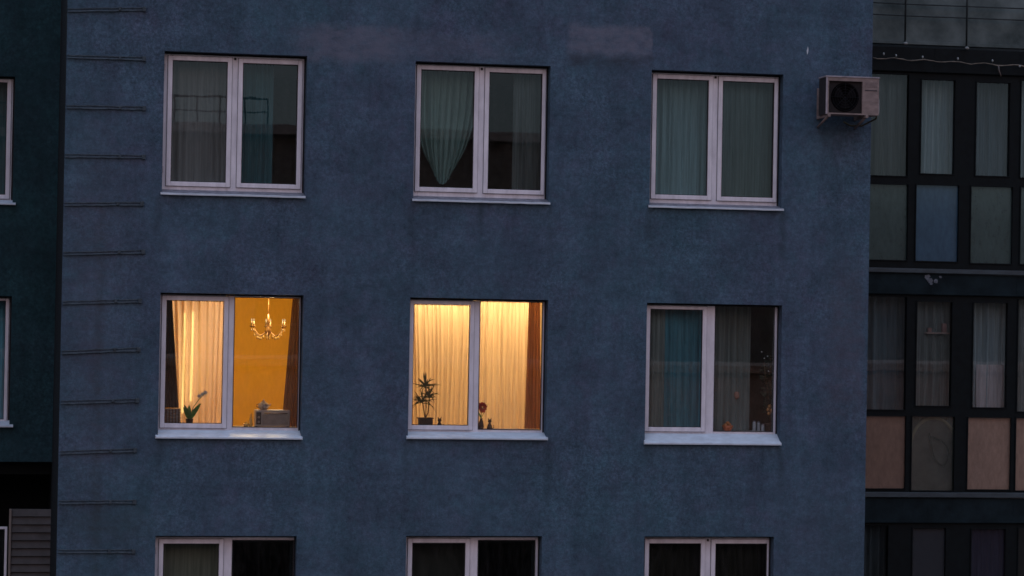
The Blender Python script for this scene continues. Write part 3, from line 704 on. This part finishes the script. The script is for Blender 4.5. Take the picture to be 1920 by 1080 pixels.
# clutter behind the middle loggia glass: white cloth over an airer, small box
b_ = rect(1832, 684, 1884, 764, LY+.12)
mb = MB()
for i in range(9):
    pass
curtain(b_[0], b_[1], b_[0]+.01, b_[1], b_[2]-.02, b_[3], LY+.17, 5, .02, cloth('white_towel', (.50, .48, .50), 0, .3), 'pale towel hanging low behind the third pane of the middle loggia', None, 71, cat='towel', name='towel')
b_ = rect(1734, 602, 1778, 626, LY+.2)
sh = thing('shelf', ((b_[0]+b_[1])/2, LY+.2, b_[2]), 'narrow pale shelf seen through the second middle loggia pane', 'shelf')
mb = MB(); mb.box(b_[0], b_[1], LY+.14, LY+.22, b_[2], b_[2]+.02, .003); mb.build('board', surf('shelf_board', (.42, .38, .38), .5), sh)
mb = MB(); mb.box(b_[1]-.1, b_[1]-.04, LY+.15, LY+.2, b_[2]+.021, b_[2]+.14, .006); mb.box(b_[0]+.03, b_[0]+.08, LY+.15, LY+.2, b_[2]+.021, b_[2]+.08, .006); mb.build('box', surf('shelf_box', (.36, .26, .27), .5), sh)

# ------------------------------------------------------------------ lit room with the chandelier
W = WB['10']; cz = W['cz']
def lamp(name, loc, e, col, rad, parent=None, typ='POINT', size=None):
    l = bpy.data.lights.new(name, typ); l.energy = e; l.color = col
    if typ == 'POINT': l.shadow_soft_size = rad
    o = bpy.data.objects.new(name, l); COL.objects.link(o)
    if parent: o.parent = parent; o.location = Vector(loc)-root_off(parent)
    else: o.location = loc
    return o
WARM = (1.0, 0.70, 0.36)
CY = 1.7
cc = at(503, 606, CY)
ch = thing('chandelier', (cc.x, CY, cc.z-.2), 'small glass chandelier with candle arms in the ochre room', 'chandelier')
brass = surf('chandelier_brass', (.17, .09, .03), .4, .2, metal=.4); crys = surf('chandelier_crystal', (.40, .28, .12), .3, .1, spec=.4)
mb = MB(); mb.tube([(cc.x, CY, cc.z+.06), (cc.x, CY, cz-.001)], .005, 6); mb.lathe(cc.x, CY, cz-.05, [(.001, 0), (.04, .01), (.05, .049)], 14)
mb.lathe(cc.x, CY, cc.z-.19, [(.002, 0), (.014, .01), (.010, .03), (.03, .06), (.045, .09), (.02, .13), (.012, .17), (.028, .20), (.012, .24), (.006, .3)], 16); mb.build('stem', brass, ch)
for k in range(6):
    a = k*math.pi/3+.3; dx, dy = math.cos(a), math.sin(a)
    mb = MB(); pts = []
    for i in range(11):
        t = i/10; r_ = .03+.19*t; zz = cc.z-.10-.07*math.sin(t*math.pi*.9)+.07*t*t
        pts.append((cc.x+dx*r_, CY+dy*r_, zz))
    mb.tube(pts, .0045, 6); e = Vector(pts[-1])
    mb.lathe(e.x, e.y, e.z, [(.005, 0), (.024, .012), (.026, .016), (.004, .018)], 12)
    arm = mb.build('arm', brass, ch)
    mb = MB(); mb.tube([e+Vector((0, 0, .016)), e+Vector((0, 0, .07))], .008, 8); mb.build('candle', surf('candle_sleeve', (.26, .19, .10), .5), arm)
    mb = MB(); mb.lathe(e.x, e.y, e.z+.07, [(.003, 0), (.009, .012), (.007, .025), (.001, .04)], 8); mb.build('bulb', emis('candle_bulb', (1, .66, .30), 1.0), arm)
    mb = MB()
    for q in range(5):
        p = Vector(pts[2+2*q]) if 2+2*q < 11 else e
        mb = MB(); mb.lathe(p.x, p.y, p.z-.055, [(.001, 0), (.010, .014), (.001, .044)], 6); mb.build('crystal', crys, arm)
lamp('chandelier_light', (cc.x, CY, cc.z+.22), 88, WARM, .16, ch)
# curtains of that room
zb0 = W['board']+.004; z1 = W['O'][3]+.05; my = 680
curtain(X(322, 580), X(432, 580), X(334, my), X(424, my), zb0, z1, .50, 7, .035, C['sheerlit'], 'cream sheer drawn across the left half of the ochre room window', CG, 81, wav=.3)
curtain(X(300, 580), X(322, 580), X(303, my), X(338, my), W['board']+.21, z1, .45, 4, .03, C['navy'], 'dark drape at the left edge of the ochre room window', CG, 82)
curtain(X(549, 580, .42), X(572, 580, .42), X(528, my+100, .42), X(572, my, .42), zb0, z1, .42, 5, .03, C['brown'], 'brown drape slanting down the right edge of the ochre room window', CG, 83)
# tall twin-tube floor lamp behind the sheer
la, lb_ = at(243, 0, .9), None
fl = thing('floor_lamp', (at(355, 700, .85).x, .85, W['fz']), 'twin glowing tubes shining through the cream sheer curtain', 'lamp')
mb = MB(); mb.lathe(at(355, 700, .85).x, .85, W['fz'], [(.14, 0), (.14, .02), (.02, .03)], 20); mb.build('base', brass, fl)
for px, t, b in ((347, 586, 775), (362.5, 584, 752)):
    p = at(px, t, .58); q = at(px-3, b, .58)
    mb = MB(); mb.tube([(p.x, .6, p.z), (p.x-.008, .6, q.z)], .013, 8); mb.build('tube', emis('warm_tube', (1, .66, .2), 5), fl)
    mb = MB(); mb.tube([(p.x-.008, .6, q.z-.001), (at(355, 700, .85).x, .85, W['fz']+.03)], .008, 6); mb.build('stem', brass, fl)

bd = W['board']
# woven storage box low in the left corner
x0, x1, z0_, z1_ = rect(308, 757, 338, 792, .3)
bx = thing('basket', ((x0+x1)/2, .34, bd), 'grey woven basket in the lower left corner of the ochre room window', 'basket')
mb = MB()
for i in range(7): mb.box(x0-.002*(i % 2), x1+.002*(i % 2), .27-.002*(i % 2), .43, bd+i*.03, bd+i*.03+.026, .006)
mb.build('body', surf('grey_weave', (.34, .32, .32), .8, .4, 60), bx)
mb = MB()
for i in range(5): xx = x0+.02+i*(x1-x0-.04)/4; mb.box(xx-.006, xx+.006, .262, .266, bd+.004, bd+.2)
mb.build('rib', surf('dark_weave', (.20, .12, .08), .8), bx)
# orchid
p = at(355, 795, .31)
oc = thing('orchid', (p.x, .31, bd), 'green orchid with a white bloom in front of the cream sheer', 'plant')
leafm = surf('orchid_leaf', (.06, .22, .04), .45, .4, 20); 
mb = MB(); mb.lathe(p.x, .31, bd, [(.035, 0), (.045, .085), (.047, .09), (.03, .089)], 16); mb.build('pot', surf('dark_pot', (.03, .035, .03), .4), oc)
mb = MB(); rn = random.Random(5)
for i in range(9):
    a = rn.uniform(0, 6.28); L = rn.uniform(.12, .19); mb.leaf((p.x, .31, bd+.08), (p.x+math.cos(a)*L*.7+.02, .31+math.sin(a)*L*.3, bd+.09+rn.uniform(.10, .22)), .048, .03, 6)
mb.build('foliage', leafm, oc)
q = at(384, 738, .31)
mb = MB(); mb.tube([(p.x, .31, bd+.06), (p.x+.04, .31, bd+.22), (p.x+.10, .30, bd+.31), (q.x, .30, q.z)], .005, 6); mb.build('stem', leafm, oc)
mb = MB()
for k in range(3):
    c = Vector((q.x-.035*k+.005, .30, q.z-.02*k+.012))
    for j in range(5): a = j*1.257+k; mb.leaf(c, c+Vector((math.cos(a)*.03, -.005, math.sin(a)*.03)), .024, 0, 3)
mb.build('bloom', surf('white_petal', (.9, .85, .78), .6), oc)
# white appliance and things beside it
x0, x1, z0_, z1_ = rect(478, 770, 543, 801, .36)
ap = thing('toaster_oven', ((x0+x1)/2, .40, bd), 'white boxy countertop oven on the windowsill of the ochre room', 'oven')
h_ = z1_-z0_
mb = MB(); mb.box(x0, x1, .33, .52, bd+.008, bd+.008+h_, .012); mb.build('body', surf('white_enamel', (.62, .57, .55), .35, .1), ap)
mb = MB(); mb.box(x0+.085, x1-.02, .322, .33, bd+.03, bd+h_-.045, .006); mb.build('door', surf('grey_door', (.42, .38, .36), .3), ap)
mb = MB(); mb.tube([(x0+.1, .31, bd+h_-.03), (x1-.03, .31, bd+h_-.03)], .006, 6); mb.build('handle', surf('chrome', (.7, .65, .6), .2, metal=.8), ap)
mb = MB(); mb.box(x0+.012, x0+.07, .3255, .33, bd+.03, bd+h_-.02, .004)
mb.build('control_panel', surf('panel_dark', (.07, .06, .06), .4), ap)
for k in range(2):
    mb = MB(); mb.lathe(x0+.041, .322, bd+.06+k*.055, [(.014, 0), (.014, -.012), (.01, -.014)], 12, axis='y'); mb.build('knob', surf('knob_pale', (.45, .42, .40), .4), ap)
for sx in (x0+.02, x1-.02):
    for sy in (.345, .505): mb = MB(); mb.lathe(sx, sy, bd, [(.01, 0), (.01, .009)], 8); mb.build('foot', M['gasket'], ap)
p = at(494, 768, .42); tz = bd+.008+h_
tea = thing('teapot', (p.x, .42, tz), 'small pale patterned teapot on top of the white oven', 'teapot')
mb = MB(); mb.lathe(p.x, .42, tz, [(.035, 0), (.058, .02), (.066, .05), (.052, .075), (.028, .085)], 18); mb.build('body', surf('patterned_china', (.6, .5, .45), .3, .6, 30, col2=(.95, .88, .82)), tea)
mb = MB(); mb.lathe(p.x, .42, tz+.086, [(.03, 0), (.028, .008), (.008, .018), (.012, .03), (.002, .036)], 14); mb.build('lid', surf('china_lid', (.75, .62, .52), .3), tea)
mb = MB(); mb.tube([(p.x+.045, .42, tz+.03), (p.x+.07, .42, tz+.045), (p.x+.085, .42, tz+.07)], [.012, .009, .007], 8); mb.build('spout', surf('china_spout', (.7, .55, .45), .3), tea)
mb = MB(); mb.tube([(p.x-.05, .42, tz+.065), (p.x-.08, .42, tz+.06), (p.x-.082, .42, tz+.035), (p.x-.055, .42, tz+.022)], .006, 6); mb.build('handle', surf('china_handle', (.12, .07, .04), .3), tea)
p = at(470, 800, .33)
vt = thing('vase', (p.x, .33, bd), 'slim gold bottle vase left of the white oven', 'vase')
mb = MB(); mb.lathe(p.x, .33, bd, [(.018, 0), (.022, .02), (.020, .08), (.010, .11), (.009, .15), (.013, .155)], 14); mb.build('body', surf('gold_glass', (.85, .6, .18), .25, .2), vt)
p = at(461, 800, .30)
bw = thing('bowl', (p.x, .30, bd), 'small shiny gold bowl beside the slim gold vase', 'bowl')
mb = MB(); mb.lathe(p.x, .30, bd, [(.016, 0), (.03, .015), (.042, .04), (.038, .04), (.02, .012)], 16); mb.build('body', surf('gold_bowl', (.85, .62, .25), .25, metal=.5), bw)
mb = MB(); mb.blob((p.x, .30, bd+.042), .022, 4, .1); mb.build('lemon', surf('lemon', (.8, .5, .06), .5), bw)

# ------------------------------------------------------------------ lit room with the full sheer
W = WB['11']; cz = W['cz']; bd = W['board']; my = 690
zb0 = bd+.004; z1 = cz-.02
curtain(X(758, 560, .62), X(1003, 560, .62), X(758, my, .62), X(1000, my, .62), zb0-.1, W['O'][3]+.09, .66, 25, .038, C['sheerlit2'], 'glowing ivory sheer drawn right across the lit middle window', CG, 91, wav=.3, nz=18)
curtain(X(992, 560, .55), X(1012, 560, .55), X(984, my+60, .55), X(1016, my, .55), zb0, z1, .54, 4, .03, C['rust'], 'rust drape at the right of the glowing ivory sheer', CG, 92)
xc = at(890, 600, .9).x
cl = thing('ceiling_light', (xc, .92, cz-.06), 'bright warm strip light at the ceiling behind the ivory sheer', 'ceiling light')
mb = MB(); mb.box(xc-.95, xc+.95, .86, .98, cz-.03, cz-.001, .004); mb.build('housing', M['upvc'], cl)
mb = MB(); mb.box(xc-.93, xc+.93, .875, .965, cz-.05, cz-.031, .004); mb.build('diffuser', emis('warm_strip', (1, .62, .29), 38), cl)
xp = at(890, 600, 2.4).x
pl = thing('ceiling_light', (xp, 2.2, cz-.25), 'round warm lamp glowing deeper in the room behind the ivory sheer', 'ceiling light')
mb = MB(); mb.tube([(xp, 2.2, cz-.001), (xp, 2.2, cz-.15)], .006, 6); mb.build('cord', M['gasket'], pl)
mb = MB(); mb.blob((xp, 2.2, cz-.28), .13, 1, 0, 3); mb.build('globe', emis('warm_globe', (1, .60, .25), 88), pl)
# dracaena
p = at(797, 797, .34)
dr = thing('dracaena', (p.x, .34, bd), 'spiky dragon plant in a brown pot on the lit middle windowsill', 'plant')
mb = MB(); mb.box(p.x-.082, p.x+.082, .28, .40, bd, bd+.118, .008); mb.box(p.x-.092, p.x+.092, .268, .412, bd+.118, bd+.132, .005)
mb.build('pot', surf('brown_pot', (.05, .028, .018), .5), dr)
stemm = surf('cane', (.12, .08, .04), .8); tops = []
cz_ = at(797, 790, .34).z
mb = MB()
for (px, py) in ((792, 752), (805, 744), (798, 724)):
    e = at(px, py, .34+random.uniform(-.03, .03)); mb.tube([(p.x, .34, bd+.12), ((p.x+e.x)/2+.01, .34, (bd+e.z)/2), e], [.008, .007, .006], 6); tops.append(e)
mb.build('trunk', stemm, dr)
mb = MB(); rn = random.Random(12)
for e in tops:
    for i in range(30):
        a = rn.uniform(0, 6.28); el = rn.uniform(-.1, 1.45); L = rn.uniform(.10, .21)
        d = Vector((math.cos(a)*math.cos(el), math.sin(a)*math.cos(el)*.35, math.sin(el)))
        mb.leaf(e+Vector((0, 0, rn.uniform(-.03, .02))), e+d*L, .012, .12*rn.random()*math.cos(el)+.01, 6)
mb.build('crown', surf('dracaena_leaf', (.05, .085, .03), .5, .4, 25), dr)
def figurine(px, label, h, seed):
    p = at(px, 797, .30); f_ = thing('cat_figurine', (p.x, .30, bd), label, 'figurine')
    mb = MB(); mb.lathe(p.x, .30, bd, [(.026*h, 0), (.030*h, .01*h), (.026*h, .035*h), (.014*h, .062*h), (.008*h, .07*h)], 14)
    mb.blob((p.x, .30, bd+.085*h), .020*h, seed, .02, 2)
    for s in (-1, 1): mb.tube([(p.x+s*.010*h, .30, bd+.095*h), (p.x+s*.018*h, .30, bd+.122*h)], [.009*h, .001], 6)
    mb.build('body', surf('dark_figurine', (.035, .02, .014), .35), f_)
    mb = MB(); mb.tube([(p.x+.02*h, .30, bd+.01), (p.x+.045*h, .30, bd+.02), (p.x+.04*h, .30, bd+.045*h)], .005, 6); mb.build('tail', surf('dark_tail', (.03, .018, .012), .35), f_)
figurine(824, 'small dark cat figurine right of the spiky plant', 1.2, 3)
figurine(918, 'taller dark cat figurine beside the red flower', 1.15, 4)
p = at(902, 797, .33); c = at(905, 764, .33)
fv = thing('flower_vase', (p.x, .33, bd), 'red flower head in a dark vase on the lit middle windowsill', 'flower')
mb = MB(); mb.lathe(p.x, .33, bd, [(.03, 0), (.036, .03), (.026, .09), (.014, .12), (.02, .13)], 16); mb.build('vase', surf('dark_vase', (.04, .022, .018), .3), fv)
mb = MB(); mb.tube([(p.x, .33, bd+.12), (p.x+.005, .33, c.z)], .004, 6)
mb.leaf((p.x, .33, bd+.13), (p.x-.03, .33, bd+.2), .02); mb.leaf((p.x, .33, bd+.13), (p.x+.09, .33, c.z+.06), .006, .0)
mb.build('stem', leafm, fv)
mb = MB(); rn = random.Random(2)
for i in range(60):
    d = Vector((rn.gauss(0, 1), rn.gauss(0, 1), rn.gauss(0, 1))).normalized(); d.z *= 1.25; mb.leaf(c+d*.02, c+d*rn.uniform(.045, .062), .034, 0, 3)
mb.build('flower', surf('red_petals', (.45, .05, .03), .6, .3, 60), fv)

# ------------------------------------------------------------------ things on the unlit sill with the blue curtain
W = WB['12']; bd = W['board']
p = at(1364, 808, .33)
ob = thing('bowl', (p.x, .33, bd), 'orange bowl on the sill of the window with the blue curtain', 'bowl')
mb = MB(); mb.lathe(p.x, .33, bd, [(.035, 0), (.05, .02), (.072, .07), (.066, .07), (.04, .02)], 18); mb.build('body', surf('orange_glaze', (.50, .12, .04), .35, .4, 30), ob)
mb = MB()
for i, (dx, dz) in enumerate(((-.03, .07), (.02, .075), (0, .095))): mb.blob((p.x+dx, .33, bd+dz), .027, i, .06)
mb.build('fruit', surf('fruit', (.45, .16, .05), .5), ob)
for i, px in enumerate((1414, 1422, 1430)):
    p = at(px, 808, .36+.03*(i % 2)); h = (.13, .12, .09)[i]
    t_ = thing('jar', (p.x, p.y, bd), ('tall pale jar leftmost of three beside the dark glass edge', 'pale jar in the middle of the three on the dark sill', 'short pale jar rightmost of three on the dark sill')[i], 'jar', 'pale jars on the sill')
    mb = MB(); mb.lathe(p.x, p.y, bd, [(.02, 0), (.022, .01), (.022, h*.8), (.016, h*.9)], 14); mb.build('body', surf('pale_jar', (.30, .32, .34), .3), t_)
    mb = MB(); mb.lathe(p.x, p.y, bd+h*.9, [(.018, 0), (.018, .012)], 14); mb.build('lid', surf('jar_lid', (.18, .18, .2), .4), t_)
p = at(1442, 808, .42)
hp = thing('potted_plant', (p.x, .42, bd), 'dark bushy houseplant with orange and white blooms at the right of the dark glass', 'plant')
mb = MB(); mb.lathe(p.x, .42, bd, [(.05, 0), (.065, .09), (.07, .1), (.05, .098)], 16); mb.build('pot', surf('clay_pot', (.07, .04, .03), .7), hp)
mb = MB(); rn = random.Random(6); base = Vector((p.x, .42, bd+.1))
st = []
for i in range(7):
    e = base+Vector((rn.uniform(-.14, .04), rn.uniform(-.03, .1), rn.uniform(.35, .95))); mb.tube([base, (base+e)/2+Vector((.02, 0, 0)), e], .004, 5); st.append(e)
mb.build('stem', stemm, hp)
mb = MB()
for e in st:
    for k in range(26):
        t = rn.uniform(.25, 1); c = base.lerp(e, t); a = rn.uniform(0, 6.28); mb.leaf(c, c+Vector((math.cos(a)*.08, math.sin(a)*.05, rn.uniform(-.03, .06))), .035, .02, 4)
mb.build('foliage', surf('dark_foliage', (.02, .035, .02), .5, .4, 20), hp)
mb = MB()
for k, (px, py) in enumerate(((1443, 762), (1440, 768), (1446, 770), (1442, 775))): mb.blob(at(px, py, .36), .022, k, .3)
mb.build('bloom', surf('orange_bloom', (.60, .28, .10), .6, .3, 50), hp)
mb = MB()
for k, (px, py) in enumerate(((1439, 668), (1433, 672), (1441, 696), (1428, 660))): mb.blob(at(px, py, .36), .009, k, .2, 1)
mb.build('bud', surf('pale_bud', (.7, .75, .7), .5), hp)
p = at(1381, 741, .44)
hg = thing('hanging_ornament', (p.x, .44, p.z-.05), 'small tan ornament hanging in front of the smoky net', 'ornament')
mb = MB(); mb.blob((p.x, .44, p.z), .035, 2, .2, 2, (1, .4, 1.3)); mb.build('body', surf('tan_ornament', (.30, .16, .12), .7), hg)
mb = MB(); mb.tube([(p.x, .44, p.z+.04), (p.x, .44, W['O'][3])], .002, 5); mb.build('string', stemm, hg)

# ------------------------------------------------------------------ air conditioner
AY = -.43
f0 = rect(1549, 146, 1648, 215, AY)
ac = thing('air_conditioner', ((f0[0]+f0[1])/2, -.25, f0[2]-.05), 'weathered pinkish-white outdoor air conditioner on the right corner of the blue wall', 'air conditioner')
acm = surf('aged_ac_enamel', (.20, .158, .15), .5, .3, 9, .1, 40, stretch=(1, 1, 2)); acd = surf('ac_dark_metal', (.03, .028, .03), .7, spec=.2)
x0, x1, z0, z1 = f0; D0 = -.15
mb = MB()
gx1 = at(1617, 180, AY).x; gx0 = at(1554, 180, AY).x; gz0 = at(1585, 212, AY).z; gz1 = at(1585, 152, AY).z
pierced(mb, x0, x1, z0, z1, AY, [(gx0, gx1, gz0, gz1)]); reveal(mb, (gx0, gx1, gz0, gz1), AY, AY+.03)
mb.quad((x0, AY, z0), (x0, AY, z1), (x0, D0, z1), (x0, D0, z0), 1); mb.quad((x1, AY, z0), (x1, D0, z0), (x1, D0, z1), (x1, AY, z1))
mb.quad((x0, AY, z0), (x1, AY, z0), (x1, D0, z0), (x0, D0, z0)); mb.quad((x0, D0, z0), (x1, D0, z0), (x1, D0, z1), (x0, D0, z1))
mb.build('body', [acm, acd], ac, recalc=False)
mb = MB(); mb.box(x0-.008, x1+.008, AY-.008, D0+.008, z1+.001, z1+.018, .004); mb.box(x0-.004, x0+.018, AY-.004, AY-.001, z0, z1)
mb.build('top_cover', surf('ac_lid', (.27, .25, .28), .5, .3, 9), ac)
mb = MB(); mb.quad((gx0, AY+.03, gz0), (gx1, AY+.03, gz0), (gx1, AY+.03, gz1), (gx0, AY+.03, gz1)); mb.build('grille_plate', surf('grille_grey', (.022, .020, .021), .8, spec=.1), ac)
gc = ((gx0+gx1)/2, (gz0+gz1)/2); gr = (gz1-gz0)*.46
mb = MB(); mb.lathe(gc[0], AY+.029, gc[1], [(gr*.99, 0), (gr*.98, -.004), (gr*.9, -.005), (gr*.9, -.001), (.001, -.001)], 40, axis='y'); mb.build('fan_well', surf('fan_black', (.002, .002, .003), .9, spec=.05), ac)
mb = MB()
for k in range(1, 6):
    rr = gr*k/5.6; mb.tube([(gc[0]+rr*math.cos(a*math.pi/16), AY+.012, gc[1]+rr*math.sin(a*math.pi/16)) for a in range(33)], .0016, 5)
for k in range(8):
    a = k*math.pi/4; mb.tube([(gc[0], AY+.014, gc[1]), (gc[0]+gr*math.cos(a), AY+.014, gc[1]+gr*math.sin(a))], .002, 5)
mb.build('fan_guard', surf('guard_wire', (.010, .010, .012), .6, spec=.2), ac)
mb = MB()
for k in range(3):
    a0 = k*2.094
    for t in range(5):
        r1, r2 = gr*.2, gr*.8; a = a0+t*.2; b2 = a0+(t+1)*.2
        mb.quad((gc[0]+r1*math.cos(a), AY+.022-t*.001, gc[1]+r1*math.sin(a)), (gc[0]+r2*math.cos(a), AY+.022-t*.001, gc[1]+r2*math.sin(a)), (gc[0]+r2*math.cos(b2), AY+.021-t*.001, gc[1]+r2*math.sin(b2)), (gc[0]+r1*math.cos(b2), AY+.021-t*.001, gc[1]+r1*math.sin(b2)))
mb.build('fan_blade', surf('fan_dark', (.004, .004, .005), .8, spec=.1), ac)
bz = at(1634, 170, AY).z
mb = MB(); mb.box(at(1622, 170, AY).x, x1-.025, AY-.003, AY-.0008, bz-.006, bz+.006); mb.build('badge', surf('badge_dark', (.02, .02, .03), .4), ac)
mb = MB()
for k in range(4): mb.box(at(1622, 170, AY).x, x1-.02, AY-.002, AY-.0008, bz+.04+k*.016, bz+.044+k*.016)
mb.build('vent_slot', surf('slot_dark', (.10, .085, .10), .5), ac)
mb = MB(); mb.box(x1+.001, x1+.03, AY+.06, AY+.16, z0+.02, z0+.20, .008); mb.build('valve_cover', surf('valve_pale', (.36, .36, .38), .5), ac)
for xx in (x0+.02, x1-.17):
    mb = MB()
    mb.box(xx, xx+.035, AY-.02, -.001, z0-.034, z0-.002, .002)             # arm
    mb.box(xx, xx+.035, -.012, -.001, z0-.036, z1-.1, .002)                # wall plate
    mb.tube([(xx+.017, AY+.05, z0-.03), (xx+.017, -.008, z0-.13)], .019, 4)
    mb.build('bracket', acm, ac)
mb = MB(); mb.tube([(x1+.01, AY+.12, z0+.06), (x1+.04, AY+.2, z0-.02), (x1-.08, -.06, z0-.10), (x1-.22, -.02, z0-.10), (x1-.30, .0, z0-.05)], .011, 8)
mb.build('pipe', surf('pipe_wrap', (.06, .055, .035), .8), ac)

# ------------------------------------------------------------------ buildings across the street: the panes mirror them
def across(px, py, B): p = at(px, py, B); return Vector((p.x, -B, p.z))
OB = 62.0
rz = across(600, 250, OB).z
ob_ = thing('apartment_building', (10, -OB, 0), 'ochre-grey long block across the street, seen mirrored in the panes', 'building')
mb = MB(); mb.box(-40, 21, -OB-12, -OB, -.3, rz); mb.build('wall', M['opp'], ob_)
mb = MB(); mb.box(-40.3, 21.3, -OB-12.3, -OB+.35, rz+.002, rz+.35, .03); mb.build('cornice', surf('pale_cornice', (.34, .32, .30), .8), ob_)
mb = MB(); rl = across(905, 236, OB).z; rr_ = across(1020, 257, OB).z
mb.box(21.01, 60, -OB-14, -OB-2, -.3, rz-1.6); mb.build('wall', M['opp'], ob_)
# every storey: dark windows with pale surrounds
for (zz) in [rz-2.2-2.9*i for i in range(5)]:
    for i in range(17):
        xx = -37+i*3.1
        mb = MB(); ring(mb, (xx-.08, xx+1.58, zz-1.58, zz+.08), (xx, xx+1.5, zz-1.5, zz), -OB+.002, -OB+.06, .01); fw = mb.build('window', M['annex'], ob_)
        mb = MB(); mb.quad((xx, -OB+.02, zz-1.5), (xx+1.5, -OB+.02, zz-1.5), (xx+1.5, -OB+.02, zz), (xx, -OB+.02, zz)); mb.build('pane', M['gasket'], fw)
for (x0, x1, hh) in ((-3, 1.5, 3.4), (3.5, 5.0, 2.6), (-22, -16, 3.0)):
    mb = MB(); mb.box(x0, x1, -OB-6, -OB-2.5, rz+.36, rz+.36+hh, .05); mb.box(x0-.2, x1+.2, -OB-6.2, -OB-2.3, rz+.361+hh, rz+.5+hh, .03); mb.build('roof_house', M['opp'], ob_)
mb = MB()
for i in range(26): mb.tube([(-10+i*.8, -OB-1, rz+.35), (-10+i*.8, -OB-1, rz+1.35)], .03, 5)
mb.tube([(-10, -OB-1, rz+1.35), (10, -OB-1, rz+1.35)], .04, 5); mb.tube([(-10, -OB-1, rz+.85), (10, -OB-1, rz+.85)], .025, 5)
mb.build('roof_railing', M['fascia'], ob_)
AB = 48.0; az = across(900, 690, AB).z
an = thing('annex', (12, -AB, 0), 'low beige flat-roofed building across the street, seen mirrored in the panes', 'building')
mb = MB(); mb.box(-30, 60, -AB-8, -AB, -.3, az); mb.build('wall', M['annex'], an)
mb = MB(); mb.box(-30.2, 60.2, -AB-8.2, -AB+.2, az+.002, az+.25, .02); mb.build('parapet', M['annex'], an)
pz = across(900, 965, AB).z
mb = MB(); mb.box(-30.3, 60.3, -AB+.05, -AB+.6, -.3, pz, .03); mb.build('added_dark_base', surf('added_base_black', (.03, .032, .032), .8, spec=.1), an)  # added dark base, keeps what the lowest panes mirror dark
for i in range(22):
    xx = -26+i*3.6
    mb = MB(); ring(mb, (xx-.08, xx+1.68, az-3.68, az-2.0), (xx, xx+1.6, az-3.6, az-2.08), -AB+.002, -AB+.06, .01); fw = mb.build('window', M['upvc'], an)
    mb = MB(); mb.quad((xx, -AB+.02, az-3.6), (xx+1.6, -AB+.02, az-3.6), (xx+1.6, -AB+.02, az-2.08), (xx, -AB+.02, az-2.08)); mb.build('pane', M['gasket'], fw)
